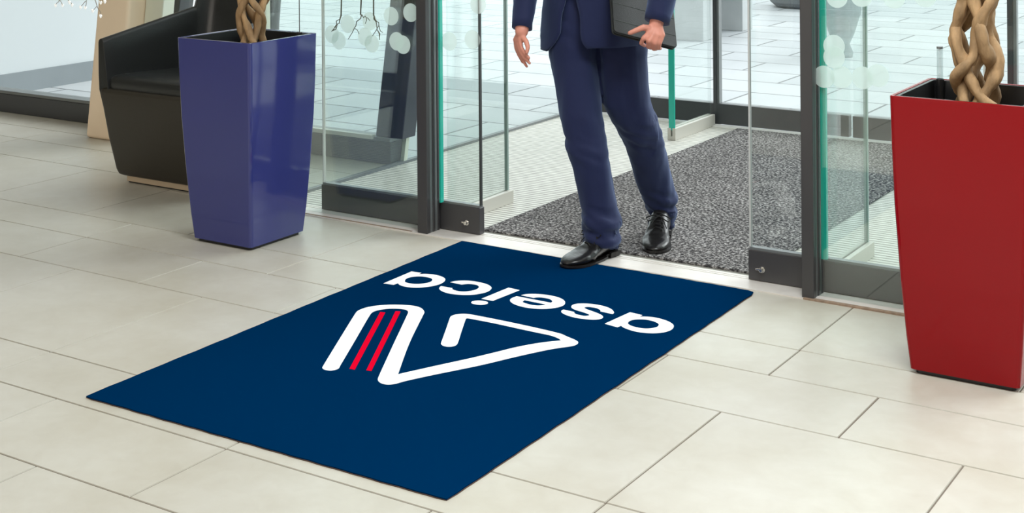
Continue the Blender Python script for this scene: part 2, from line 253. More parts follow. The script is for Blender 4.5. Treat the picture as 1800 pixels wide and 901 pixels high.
# tiles: pale porcelain, slight veining, per-tile tone
def tile_mat():
    m = bpy.data.materials.new('porcelain_tile'); m.use_nodes = True; nt = m.node_tree; b = nt.nodes['Principled BSDF']; L = nt.links.new
    tc = nt.nodes.new('ShaderNodeTexCoord')
    n1 = nt.nodes.new('ShaderNodeTexNoise'); n1.inputs['Scale'].default_value = 2.2; n1.inputs['Detail'].default_value = 8; n1.inputs['Roughness'].default_value = 0.62
    n2 = nt.nodes.new('ShaderNodeTexNoise'); n2.inputs['Scale'].default_value = 14; n2.inputs['Detail'].default_value = 6; n2.inputs['Distortion'].default_value = 1.2
    L(tc.outputs['Object'], n1.inputs['Vector']); L(tc.outputs['Object'], n2.inputs['Vector'])
    r = nt.nodes.new('ShaderNodeValToRGB'); L(n1.outputs[0], r.inputs[0])
    r.color_ramp.elements[0].position = 0.3; r.color_ramp.elements[0].color = (*s2l((189, 183, 168)), 1)
    r.color_ramp.elements[1].position = 0.72; r.color_ramp.elements[1].color = (*s2l((206, 203, 193)), 1)
    at = nt.nodes.new('ShaderNodeAttribute'); at.attribute_name = 'tone'
    mx = nt.nodes.new('ShaderNodeMix'); mx.data_type = 'RGBA'; mx.blend_type = 'MULTIPLY'; mx.inputs[0].default_value = 1
    L(r.outputs[0], mx.inputs[6]); L(at.outputs['Color'], mx.inputs[7])
    r2 = nt.nodes.new('ShaderNodeValToRGB'); L(n2.outputs[0], r2.inputs[0])
    r2.color_ramp.elements[0].position = 0.35; r2.color_ramp.elements[0].color = (0.95, 0.94, 0.93, 1)
    r2.color_ramp.elements[1].position = 0.7; r2.color_ramp.elements[1].color = (1, 1, 1, 1)
    m2 = nt.nodes.new('ShaderNodeMix'); m2.data_type = 'RGBA'; m2.blend_type = 'MULTIPLY'; m2.inputs[0].default_value = 1
    L(mx.outputs[2], m2.inputs[6]); L(r2.outputs[0], m2.inputs[7]); L(m2.outputs[2], b.inputs['Base Color'])
    b.inputs['Roughness'].default_value = 0.27; b.inputs['Specular IOR Level'].default_value = 0.5
    rr = nt.nodes.new('ShaderNodeMapRange'); L(n2.outputs[0], rr.inputs[0]); rr.inputs[3].default_value = 0.34; rr.inputs[4].default_value = 0.46
    L(rr.outputs[0], b.inputs['Roughness'])
    return m
TILE = tile_mat()

# ---------------------------------------------------------------- interior floor: real tiles in three course widths
X0, X1, Y0 = -9.0, 3.4, -4.0
def build_floor():
    V = []; F = []; MI = []; TONE = []
    def quadbox(x0, x1, y0, y1, z, tone):
        n = len(V); e = 0.0012
        for (x, y, zz) in ((x0, y0, z - 0.003), (x1, y0, z - 0.003), (x1, y1, z - 0.003), (x0, y1, z - 0.003), (x0 + e, y0 + e, z), (x1 - e, y0 + e, z), (x1 - e, y1 - e, z), (x0 + e, y1 - e, z)):
            V.append((x, y, zz))
        for q in ((4, 5, 6, 7), (0, 1, 5, 4), (1, 2, 6, 5), (2, 3, 7, 6), (3, 0, 4, 7)):
            F.append(tuple(n + i for i in q)); MI.append(1); TONE.append(tone)
    V.extend([(X0, Y0, -0.0025), (X1, Y0, -0.0025), (X1, 5.2, -0.0025), (X0, 5.2, -0.0025)]); F.append((0, 1, 2, 3)); MI.append(0); TONE.append(1)
    V.extend([(X0, Y0, -0.06), (X1, Y0, -0.06), (X1, 5.2, -0.06), (X0, 5.2, -0.06)])
    for q in ((7, 6, 5, 4), (0, 4, 5, 1), (1, 5, 6, 2), (2, 6, 7, 3), (3, 7, 4, 0)): F.append(q); MI.append(0); TONE.append(1)
    g = 0.0021
    per = 1.1195; rnd = random.Random(3)
    for k in range(-5, 4):
        base = 2.147 + per * k
        for (a, bb, off, w) in ((0.0, 0.2995, -1.195, 0.6), (0.2995, 0.5255, -1.497, 0.9), (0.5255, 1.1195, -1.499, 0.6)):
            y0, y1 = base + a, base + bb
            if y1 < Y0 or y0 > 5.2: continue
            y0 = max(y0, Y0); y1 = min(y1, 5.2)
            i0 = int((X0 - off) / w) - 1
            for i in range(i0, int((X1 - off) / w) + 2):
                x0, x1 = off + i * w, off + (i + 1) * w
                x0 = max(x0, X0); x1 = min(x1, X1)
                if x1 - x0 < 0.02: continue
                t = 1 - rnd.random() * 0.035
                # the doorway part of the floor is the metal grating and threshold
                if y0 < 4.25 < y1 and x1 > -3.97: 
                    if x0 < -3.97: quadbox(x0 + g, -3.97, 4.25 + g, y1 - g, 0, t)
                    quadbox(x0 + g, x1 - g, y0 + g, 4.25, 0, t); continue
                if y0 >= 4.25 and x1 > -3.97:
                    if x0 < -3.97: quadbox(x0 + g, -3.97, y0 + g, y1 - g, 0, t)
                    continue
                quadbox(x0 + g, x1 - g, y0 + g, y1 - g, 0, t)
    me = bpy.data.meshes.new('floor'); me.from_pydata(V, [], F)
    ca = me.color_attributes.new('tone', 'FLOAT_COLOR', 'CORNER')
    for p, mi, t in zip(me.polygons, MI, TONE):
        p.material_index = mi
        for li in p.loop_indices: ca.data[li].color = (t, t, t, 1)
    me.materials.append(GROUT); me.materials.append(TILE)
    o = bpy.data.objects.new('floor', me); COL.objects.link(o); tag(o, 'pale porcelain tile floor laid in wide and narrow courses', 'floor', kind='structure')
build_floor()

def struct(mb, name, mats, label, cat, **kw):
    o = mb.build(name, mats, **kw); return tag(o, label, cat, kind='structure')
WALLM = pmat('interior_wall', (128, 124, 116), 0.85)
struct(MB().box(X0 - 0.15, X0, Y0, 5.2, 0, CEIL), 'wall_left', WALLM, 'plain white side wall of the lobby', 'wall')
struct(MB().box(X1, X1 + 0.15, Y0, 5.2, 0, CEIL), 'wall_right', WALLM, 'plain white wall at the right end of the lobby', 'wall')
struct(MB().box(X0, X1, Y0 - 0.15, Y0, 0, CEIL), 'wall_back', WALLM, 'plain white wall behind the viewer', 'wall')
w = tag(empty('fill_light_window', (-4.6, -3.98, 1.0)), 'added wide window framing the fill light behind the viewer', 'window', kind='structure')  # invented window, added only to go with the fill light
MB().box(-6.95, -2.25, -4.0, -3.96, .97, 1.0).box(-6.95, -2.25, -4.0, -3.96, 2.5, 2.53).box(-6.95, -6.91, -4.0, -3.96, 1.0, 2.5).box(-2.29, -2.25, -4.0, -3.96, 1.0, 2.5).build('frame', DARK, w)
MB().box(-6.91, -2.29, -3.985, -3.975, 1.0, 2.5).build('glass_pane', GLASS, w)
struct(MB().box(X0, X1, Y0, 4.4, CEIL, CEIL + 0.2).box(X0, -3.99, 4.4, 5.75, CEIL, CEIL + 0.2).box(-0.81, X1, 4.4, 5.75, CEIL, CEIL + 0.2), 'ceiling', WHITEP, 'white lobby ceiling', 'ceiling')
for k, (lx, ly, _p, _c) in enumerate(LAMP_SPOTS):
    t = tag(empty('ceiling_fill_panel', (lx, ly, CEIL)), 'added square white ceiling fill light panel, out of view', 'ceiling light', 'added lobby fill lights')
    MB().box(lx - .62, lx + .62, ly - .62, ly - .58, CEIL - .05, CEIL).box(lx - .62, lx + .62, ly + .58, ly + .62, CEIL - .05, CEIL).box(lx - .62, lx - .58, ly - .58, ly + .58, CEIL - .05, CEIL).box(lx + .58, lx + .62, ly - .58, ly + .58, CEIL - .05, CEIL).build('frame', ALU, t)
    MB().box(lx - .58, lx + .58, ly - .58, ly + .58, CEIL - .02, CEIL).build('diffuser', pmat('lamp_diffuser', (250, 246, 238), 0.6) if k == 0 else MATS['lamp_diffuser'], t)

# ---------------------------------------------------------------- outdoor ground
def paving_mat():
    m = bpy.data.materials.new('outdoor_paving'); m.use_nodes = True; nt = m.node_tree; b = nt.nodes['Principled BSDF']; L = nt.links.new
    tc = nt.nodes.new('ShaderNodeTexCoord'); mp = nt.nodes.new('ShaderNodeMapping'); mp.inputs['Location'].default_value = (0.12, 0.12, 0)
    br = nt.nodes.new('ShaderNodeTexBrick'); L(tc.outputs['Object'], mp.inputs[0]); L(mp.outputs[0], br.inputs['Vector'])
    br.inputs['Scale'].default_value = 1; br.inputs['Brick Width'].default_value = 0.82; br.inputs['Row Height'].default_value = 0.4
    br.inputs['Mortar Size'].default_value = 0.009; br.inputs['Mortar Smooth'].default_value = 0.3
    br.inputs['Color1'].default_value = (*s2l((206, 209, 211)), 1); br.inputs['Color2'].default_value = (*s2l((190, 194, 197)), 1); br.inputs['Mortar'].default_value = (*s2l((104, 108, 110)), 1)
    n = nt.nodes.new('ShaderNodeTexNoise'); n.inputs['Scale'].default_value = 1.3; n.inputs['Detail'].default_value = 7; L(tc.outputs['Object'], n.inputs['Vector'])
    r = nt.nodes.new('ShaderNodeValToRGB'); L(n.outputs[0], r.inputs[0]); r.color_ramp.elements[0].position = .35; r.color_ramp.elements[1].position = .65
    r.color_ramp.elements[0].color = (.9, .91, .91, 1); r.color_ramp.elements[1].color = (1, 1, 1, 1)
    mx = nt.nodes.new('ShaderNodeMix'); mx.data_type = 'RGBA'; mx.blend_type = 'MULTIPLY'; mx.inputs[0].default_value = 1
    L(br.outputs[0], mx.inputs[6]); L(r.outputs[0], mx.inputs[7]); L(mx.outputs[2], b.inputs['Base Color'])
    b.inputs['Roughness'].default_value = 0.45
    return m
struct(MB().box(-30, 20, 5.2, 40, -0.08, -0.004).box(-30, -9.15, 4.9, 5.2, -0.08, -0.004), 'floor_outside', paving_mat(), 'pale grey stone slab paving outside the glass front', 'paving')
LN0 = 0.19
# outdoor white wall with grey plinth, running away from the facade
struct(MB().box(-7.55, -7.25, 5.34, 7.0, 0.12, 3.4, lean=LN0, zl=.12), 'wall_outside', pmat('render_wall', (214, 220, 222), 0.8), 'pale rendered outside wall seen through the left window', 'wall')
struct(MB().box(-7.56, -7.235, 5.32, 7.0, -0.004, 0.12), 'baseboard_outside', pmat('plinth_grey', (138, 146, 150), 0.6, var=0.06, vscale=3), 'grey plinth at the foot of the outside wall', 'plinth')
# outdoor objects
def lathe(profile, c, n=28):
    mb = MB(); mb.loft([[(c[0] + r * math.cos(2 * math.pi * k / n), c[1] + r * math.sin(2 * math.pi * k / n), c[2] + z) for k in range(n)] for r, z in profile]); return mb
CONC = pmat('concrete_grey', (112, 116, 118), 0.8, var=0.12, vscale=14)
t = tag(empty('concrete_planter', (-4.95, 12.75, -0.004)), 'dark grey round concrete planter far out on the paving, seen through the doorway', 'planter')
lathe([(.27, 0), (.33, .05), (.36, .5), (.37, .56), (.32, .56), (.3, .45)], (-4.95, 12.75, -0.004)).build('bowl', CONC, t, True, bevel=.006)
lathe([(.02, .44), (.3, .45), (.29, .47), (.02, .5)], (-4.95, 12.75, -0.004)).build('soil', pmat('soil', (70, 60, 50), 0.9, var=.3, vscale=30), t)
t = tag(empty('reflection_stand_in', (-3.47, 9.62, -0.004)), 'small grey tapered shape standing in for a reflection in the right-hand door glass', 'urn')  # added solid in place of an unclear grey reflection in the glass
lathe([(.075, 0), (.08, .03), (.055, .09), (.09, .17), (.13, .3), (.145, .44), (.15, .6), (.16, .62), (.14, .62), (.12, .5)], (-3.47, 9.62, -0.004)).build('bowl', pmat('stand_in_grey', (128, 140, 142), 0.7, var=.15, vscale=20), t, True)
lathe([(.01, .5), (.125, .5), (.11, .53), (.01, .54)], (-3.47, 9.62, -0.004)).build('soil', MATS['soil'], t)
t = tag(empty('stone_bench', (-4.86, 10.35, -0.004)), 'pale grey stone block bench outside behind the suited person', 'bench')
MB().box(-5.2, -4.62, 9.86, 10.9, .36, .5).build('seat', pmat('bench_stone', (186, 190, 190), .7, var=.05), t, bevel=.01)
MB().box(-5.15, -4.67, 9.91, 10.1, -0.004, .36).build('leg', MATS['bench_stone'], t, bevel=.005)
MB().box(-5.15, -4.67, 10.65, 10.85, -0.004, .36).build('leg', MATS['bench_stone'], t, bevel=.005)

# ---------------------------------------------------------------- leaning lobby facade, left of the porch
LN = 0.19
w = tag(empty('window_1', (-6.4, 5.15, 0)), 'tall leaning lobby window left of the entrance, in dark frame', 'window', kind='structure')
MB().box(X0, -3.99, 5.14, 5.24, 0, .105).build('bottom_rail', DARK2, w, bevel=.004)
MB().box(X0, -3.99, 5.135, 5.225, .105, .122).build('sill_cap', GREYM, w, bevel=.003)
for (a, b_) in ((-5.64, -5.45), (-4.085, -3.93)):
    MB().box(a, b_, 5.15, 5.25, .122, CEIL, lean=LN, zl=.122).build('mullion', DARK2, w, bevel=.004)
MB().box(X0, -5.64, 5.185, 5.193, .122, CEIL, lean=LN, zl=.122).build('glass_pane', GLASS, w)
MB().box(-5.45, -4.085, 5.185, 5.193, .122, CEIL, lean=LN, zl=.122).build('glass_pane', GLASS, w)
MB().box(-5.45, -4.085, 5.122, 5.15, .112, .130).build('lit_edge_strip', WHITEP, w)  # white strip paints the light along the rail's top edge
struct(MB().box(X0, -3.97, 5.45, 5.8, CEIL - .35, CEIL), 'trim_1', DARK2, 'dark head rail over the leaning lobby window', 'trim')
w = tag(empty('window_2', (1.3, 5.15, 0)), 'leaning lobby window right of the entrance', 'window', kind='structure')
MB().box(-.81, X1, 5.14, 5.24, 0, .122).build('bottom_rail', DARK2, w)
MB().box(-.81, X1, 5.185, 5.193, .122, CEIL, lean=LN, zl=.122).build('glass_pane', GLASS, w)

# cream column, leaning back
def sheared(base, z1, sh, name, mats, bevel=.02):
    mb = MB(); rings = []
    for z in (0, z1): rings.append([(x, y + sh * z, z) for x, y in base])
    mb.loft(rings); return mb.build(name, mats, bevel=bevel, seg=4)
o = sheared([(-5.735, 4.87), (-5.502, 4.87), (-5.502, 5.04), (-5.735, 5.04)], CEIL, .125, 'column', CREAM)
tag(o, 'cream leaning column between the left window and the black armchair', 'column', kind='structure')
o = sheared([(-5.50, 4.98), (-5.372, 4.98), (-5.372, 5.06), (-5.50, 5.06)], CEIL, .125, 'trim_2', PALE, .006)
tag(o, 'pale green-white panel strip on the right side of the cream column', 'trim', kind='structure')

# ---------------------------------------------------------------- porch floor: grating, threshold, carpet
def grating_mat():
    m = bpy.data.materials.new('entrance_grating'); m.use_nodes = True; nt = m.node_tree; b = nt.nodes['Principled BSDF']; L = nt.links.new
    tc = nt.nodes.new('ShaderNodeTexCoord'); sp = nt.nodes.new('ShaderNodeSeparateXYZ'); L(tc.outputs['Object'], sp.inputs[0])
    mu = nt.nodes.new('ShaderNodeMath'); mu.operation = 'MULTIPLY'; mu.inputs[1].default_value = 1 / 0.0285; L(sp.outputs[1], mu.inputs[0])
    fr = nt.nodes.new('ShaderNodeMath'); fr.operation = 'FRACT'; L(mu.outputs[0], fr.inputs[0])
    r = nt.nodes.new('ShaderNodeValToRGB'); L(fr.outputs[0], r.inputs[0]); e = r.color_ramp.elements
    e[0].position = 0.0; e[0].color = (*s2l((128, 126, 118)), 1); e[1].position = 0.30; e[1].color = (*s2l((150, 147, 138)), 1)
    a = e.new(0.36); a.color = (*s2l((222, 221, 212)), 1); a = e.new(0.95); a.color = (*s2l((214, 213, 204)), 1)
    n = nt.nodes.new('ShaderNodeTexNoise'); n.inputs['Scale'].default_value = 25; n.inputs['Detail'].default_value = 5; L(tc.outputs['Object'], n.inputs['Vector'])
    r2 = nt.nodes.new('ShaderNodeValToRGB'); L(n.outputs[0], r2.inputs[0]); r2.color_ramp.elements[0].color = (.8, .8, .78, 1); r2.color_ramp.elements[0].position = .3; r2.color_ramp.elements[1].position = .6
    mx = nt.nodes.new('ShaderNodeMix'); mx.data_type = 'RGBA'; mx.blend_type = 'MULTIPLY'; mx.inputs[0].default_value = 1
    L(r.outputs[0], mx.inputs[6]); L(r2.outputs[0], mx.inputs[7]); L(mx.outputs[2], b.inputs['Base Color']); b.inputs['Roughness'].default_value = .5
    return m
PX0, PX1, PY1 = -3.97, -0.83, 6.80
struct(MB().box(PX0, PX1, 4.37, PY1, -0.05, 0.0), 'floor_grating', grating_mat(), 'ribbed metal entrance grating inside the glass porch', 'grating')
th = MB().box(PX0, PX1, 4.238, 4.335, -0.05, 0.004).box(PX0, PX1, 4.340, 4.352, -0.05, 0.004).box(PX0, PX1, 4.357, 4.37, -0.05, 0.004).box(PX0, PX1, 4.335, 4.357, -0.05, -0.004, 1)
struct(th, 'threshold', [pmat('threshold_alu', (226, 220, 212), .4, .1, var=.05, vscale=20), pmat('track_groove', (60, 58, 56), .6)], 'pale metal door threshold with dark track grooves', 'threshold')
struct(MB().box(PX0, -3.2, 4.243, 4.253, -0.02, 0.0052).box(-1.66, PX1, 4.236, 4.252, -0.02, 0.0052), 'trim_3', STONE, 'worn brown sealant line along the foot of the glass sidelights', 'trim')
struct(MB().box(PX0, PX1, PY1 - .06, PY1 - .005, -0.02, 0.006), 'trim_4', WHITEP, 'white sill strip before the outer glass doors', 'trim')
def carpet_mat():
    m = bpy.data.materials.new('speckled_carpet'); m.use_nodes = True; nt = m.node_tree; b = nt.nodes['Principled BSDF']; L = nt.links.new
    tc = nt.nodes.new('ShaderNodeTexCoord'); n = nt.nodes.new('ShaderNodeTexNoise'); n.inputs['Scale'].default_value = 95; n.inputs['Detail'].default_value = 2; n.inputs['Roughness'].default_value = .7
    L(tc.outputs['Object'], n.inputs['Vector']); r = nt.nodes.new('ShaderNodeValToRGB'); L(n.outputs[0], r.inputs[0]); e = r.color_ramp.elements
    e[0].position = .38; e[0].color = (*s2l((50, 49, 50)), 1); e[1].position = .64; e[1].color = (*s2l((184, 181, 178)), 1); a = e.new(.5); a.color = (*s2l((98, 95, 94)), 1)
    n2 = nt.nodes.new('ShaderNodeTexNoise'); n2.inputs['Scale'].default_value = 3.5; L(tc.outputs['Object'], n2.inputs['Vector'])
    r2 = nt.nodes.new('ShaderNodeValToRGB'); L(n2.outputs[0], r2.inputs[0]); r2.color_ramp.elements[0].color = (.82, .82, .82, 1); r2.color_ramp.elements[0].position = .35; r2.color_ramp.elements[1].position = .65
    mx = nt.nodes.new('ShaderNodeMix'); mx.data_type = 'RGBA'; mx.blend_type = 'MULTIPLY'; mx.inputs[0].default_value = 1
    L(r.outputs[0], mx.inputs[6]); L(r2.outputs[0], mx.inputs[7]); L(mx.outputs[2], b.inputs['Base Color']); b.inputs['Roughness'].default_value = .95; b.inputs['Specular IOR Level'].default_value = .1
    bp = nt.nodes.new('ShaderNodeBump'); bp.inputs['Strength'].default_value = .6; bp.inputs['Distance'].default_value = .006; L(n.outputs[0], bp.inputs['Height']); L(bp.outputs[0], b.inputs['Normal'])
    return m
o = MB().box(-2.985, -1.885, 4.40, 6.73, 0.0, 0.009).build('carpet_runner', carpet_mat(), bevel=.003)
tag(o, 'speckled grey carpet runner lying in the glass porch', 'carpet')

# ---------------------------------------------------------------- inner glass front
GH = 2.5
def dots(parent, pts, y, axis='y'):
    for i_, (a, z) in enumerate(pts):
        n = 28; mb = MB(); y = y - .0006
        mb.loft([[(a + .035 * math.cos(2 * math.pi * k / n), y + d, z + .035 * math.sin(2 * math.pi * k / n)) for k in range(n)] for d in (0, -.0004)])
        mb.build('frosted_dot', FROST, parent)
# end posts
def post(name, x0, x1, label):
    p = tag(empty(name, ((x0 + x1) / 2, 4.28, 0)), label, 'door post', kind='structure')
    MB().box(x0, x1, 4.245, 4.268, 0.0, GH).build('front_profile', DARK, p, bevel=.002)
    MB().box(x0 + .002, x1 - .001, 4.268, 4.282, 0.004, GH).build('seal', GREYM, p)
    MB().box(x0, x1 + .002, 4.282, 4.296, 0.004, GH).build('rear_profile', DARK, p, bevel=.002)
    MB().box(x0 + .002, x1 + .001, 4.296, 4.309, 0.004, GH).build('seal', GREYM, p)
    MB().box(x0, x1 + .003, 4.309, 4.322, 0.004, GH).build('rear_profile', DARK, p, bevel=.002)
    return p
post('trim_5', -3.172, -3.128, 'dark upright door post left of the opening')
post('trim_6', -1.668, -1.628, 'dark upright door post right of the opening')
struct(MB().box(PX0, PX1, 4.22, 4.42, GH, CEIL), 'trim_7', DARK, 'dark header box over the sliding doors', 'trim')
struct(MB().box(-3.985, -3.958, 4.285, 4.312, 0.0, GH), 'trim_8', PALE, 'slim pale corner post of the glass porch behind the blue planter', 'trim', bevel=.002)
struct(MB().box(-3.982, -3.962, 5.2, 5.225, 0.0, GH, lean=LN, zl=0), 'trim_9', PALE, 'slim pale leaning joint where porch glass meets the lobby window', 'trim')
# sidelights (fixed)
s = tag(empty('window_3', (-3.56, 4.29, 0)), 'fixed glass sidelight left of the doorway with frosted dots', 'window', kind='structure')
MB().box(-3.958, -3.172, 4.286, 4.294, .004, GH).build('glass_pane', GLASS_T, s)
dots(s, DOTS['left'], 4.2855)
s = tag(empty('window_4', (-1.23, 4.29, 0)), 'fixed glass sidelight right of the doorway with frosted dots', 'window', kind='structure')
MB().box(-1.625, PX1, 4.286, 4.294, .004, GH).build('glass_pane', GLASS_T, s)
dots(s, DOTS['right'], 4.2855)
# sliding leaves
def leaf(name, x0, x1, knob_x, label, dd, edge_x):
    d = tag(empty(name, ((x0 + x1) / 2, 4.345, 0)), label, 'sliding door', kind='structure')
    MB().box(x0, x1, 4.330, 4.362, .006, .104).build('bottom_rail', DARK, d, bevel=.002)
    MB().box(x0 + .004, x1 - .004, 4.334, 4.358, .104, .112).build('glazing_bead', GREYM, d)
    MB().box(x0 + .006, x1 - .006, 4.341, 4.349, .112, GH).build('glass_pane', GLASS, d)
    for ex, m_ in ((x0, WHITEP if x0 < -3 else MATS['seal_light']), (x1 - .006, MATS['seal_dark'] if x1 < -2 else WHITEP)):
        MB().box(ex, ex + .006, 4.339, 4.351, .112, GH).build('edge_seal', m_, d)
    k = MB().cyl((knob_x, 4.330, .045), .010, .006, 16, 0, '-y').cyl((knob_x, 4.324, .045), .0065, .012, 12, 0, '-y').box(knob_x - .022, knob_x, 4.322, 4.33, .042, .048)
    k.build('lock_knob', pmat('chrome', (225, 222, 215), .15, .9) if 'chrome' not in MATS else MATS['chrome'], d, bevel=.001)
    MB().box(x0, x1, 4.327, 4.365, GH - .08, GH).build('top_rail', DARK, d)
    if dd: dots(d, dd, 4.3405)
    return d
pmat('seal_light', (190, 192, 190), .4); pmat('seal_dark', (46, 50, 50), .4)
leaf('door_1', -3.71, -2.95, -3.005, 'left sliding glass door leaf, slid open, with dark bottom rail and knob', DOTS['leafL'], 0)
leaf('door_2', -1.885, -1.12, -1.835, 'right sliding glass door leaf, slid open, with dark bottom rail and knob', None, 0)
# green glass edges by the posts
struct(MB().box(-3.110, -3.103, 4.300, 4.318, .112, GH), 'trim_10', EDGE, 'bright green glass edge beside the left door post', 'trim')
struct(MB().box(-1.622, -1.604, 4.296, 4.31, .118, GH), 'trim_11', EDGE, 'bright green glass edge beside the right door post', 'trim')
# right sidelight's own dark rail reads through the glass: inner fins
def fin(name, x, y0, y1, hgt, label, edge):
    f = tag(empty(name, (x, (y0 + y1) / 2, 0)), label, 'glass screen')
    MB().box(x - .022, x - .004, y0, y1, 0.0, hgt).box(x + .004, x + .022, y0, y1, 0.0, hgt).box(x - .004, x + .004, y0, y1, 0, .02).build('base_channel', CHAN, f, bevel=.002)
    MB().box(x - .004, x + .004, y0 + .01, y1 - .01, .02, GH - .1).build('glass_pane', GLASS_T, f)
    ew = .007 if edge == 'far' else .016
    MB().box(x - ew, x + ew, (y1 - .022) if edge == 'far' else (y0 + .004), (y1 - .012) if edge == 'far' else (y0 + .012), hgt - .01, GH - .1).build('glass_edge', MATS['fin_edge'] if edge == 'far' else EDGE, f)
pmat('fin_edge', (150, 172, 164), .3)
fin('glass_screen', -3.148, 4.40, 4.835, .052, 'clear glass screen in a pale channel just behind the left door leaf', 'far')
fin('glass_screen', -1.650, 4.40, 4.825, .052, 'clear glass screen in a pale channel behind the right door post', 'far')
fin('glass_screen', -3.150, 6.31, 6.775, .06, 'far glass screen with green edge standing before the outer doors, behind the suited person', 'near')

# porch side walls
for nm, x, a, lab in (('window_5', PX0, 4.32, 'left glass side wall of the porch'), ('window_6', PX1, 4.32, 'right glass side wall of the porch')):
    s = tag(empty(nm, (x, 5.5, 0)), lab, 'window', kind='structure')
    MB().box(x - .004, x + .004, a, PY1 - .06, 0.012, GH).build('glass_pane', GLASS_T, s)
    MB().box(x - .012, x + .012, a, PY1 - .06, 0.0, 0.012).build('floor_track', GREYM, s)
# outer glass front
s = tag(empty('door_3', (-2.4, PY1, 0)), 'outer glass doors of the porch, closed, with dark bottom rails', 'door', kind='structure')
for (a, b_) in ((PX0, -3.15), (-3.135, -2.42), (-2.4, -1.66), (-1.61, PX1)):
    MB().box(a, b_, PY1, PY1 + .04, .006, .112).build('bottom_rail', DARK2, s, bevel=.002)
    MB().box(a, b_, PY1 + .016, PY1 + .024, .112, GH).build('glass_pane', GLASS, s)
for x, wd in ((-3.15, .03), (-1.655, .04)):
    MB().box(x, x + wd * .6, PY1 + .0, PY1 + .05, .0, GH).build('mullion', DARK2, s)
    MB().box(x + wd * .6, x + wd, PY1 + .01, PY1 + .045, .0, GH).build('mullion', GREYM, s)
MB().box(PX0, PX1, PY1 - .02, PY1 + .06, GH, GH + .3).build('header', DARK, s)

# ---------------------------------------------------------------- entrance mat
NAVY = pmat('navy_pile', (0, 41, 78), 1.0, spec=0.0, bump=.15, bscale=900)
mt = tag(empty('entrance_mat', (-2.39, 3.37, 0)), 'navy blue entrance mat with white lettering and emblem', 'mat')
def mat_mesh(z0, z1, grow, wav, name, m_):
    pts = []; C4 = [Vector(p) for p in MAT_OUTLINE]; cen = sum(C4, Vector((0, 0))) / 4
    rnd = random.Random(5)
    for i in range(4):
        a, b_ = C4[i], C4[(i + 1) % 4]; n = 44; d = (b_ - a); nr = Vector((d.y, -d.x)).normalized()
        for k in range(n):
            t = k / n; amp = wav * (math.sin(k * 1.9 + i) * .5 + noise.noise(Vector((k * .31, i * 7.1, 0))))
            if k == 0: amp = -0.008 if grow == 0 else -0.002
            q = a + d * t + nr * (grow + amp)
            if k == 0: q = a + (cen - a).normalized() * (0.01 if i == 2 else 0.002)
            pts.append(q)
    me_v = [(p.x, p.y, z0) for p in pts] + [(p.x, p.y, z1) for p in pts]; n = len(pts)
    f = [tuple(reversed(range(n))), tuple(range(n, 2 * n))] + [(i, (i + 1) % n, n + (i + 1) % n, n + i) for i in range(n)]
    me = mk(me_v, f, name); return link(name, me, m_, mt, world=False)
mat_mesh(0.0003, 0.0020, 0.0012, 0.0015, 'rubber_backing', pmat('black_rubber', (84, 62, 52), .8))
mat_mesh(0.0020, 0.0048, -0.0005, 0.002, 'pile', NAVY)
WH = pmat('white_inlay', (255, 255, 255), 1.0, spec=0.0); RD = pmat('red_inlay', (220, 8, 44), 1.0, spec=0.0)
for k, nm in (('a_first', 'letter_a'), ('s', 'letter_s'), ('e', 'letter_e'), ('i', 'letter_i'), ('dot', 'letter_dot'), ('c', 'letter_c'), ('a_end', 'letter_a'), ('emblem', 'emblem'), ('red1', 'red_stripe'), ('red2', 'red_stripe')):
    extrude_outline(GLYPHS[k], 0.0044, 0.0056, nm, RD if 'red' in nm else WH, mt)

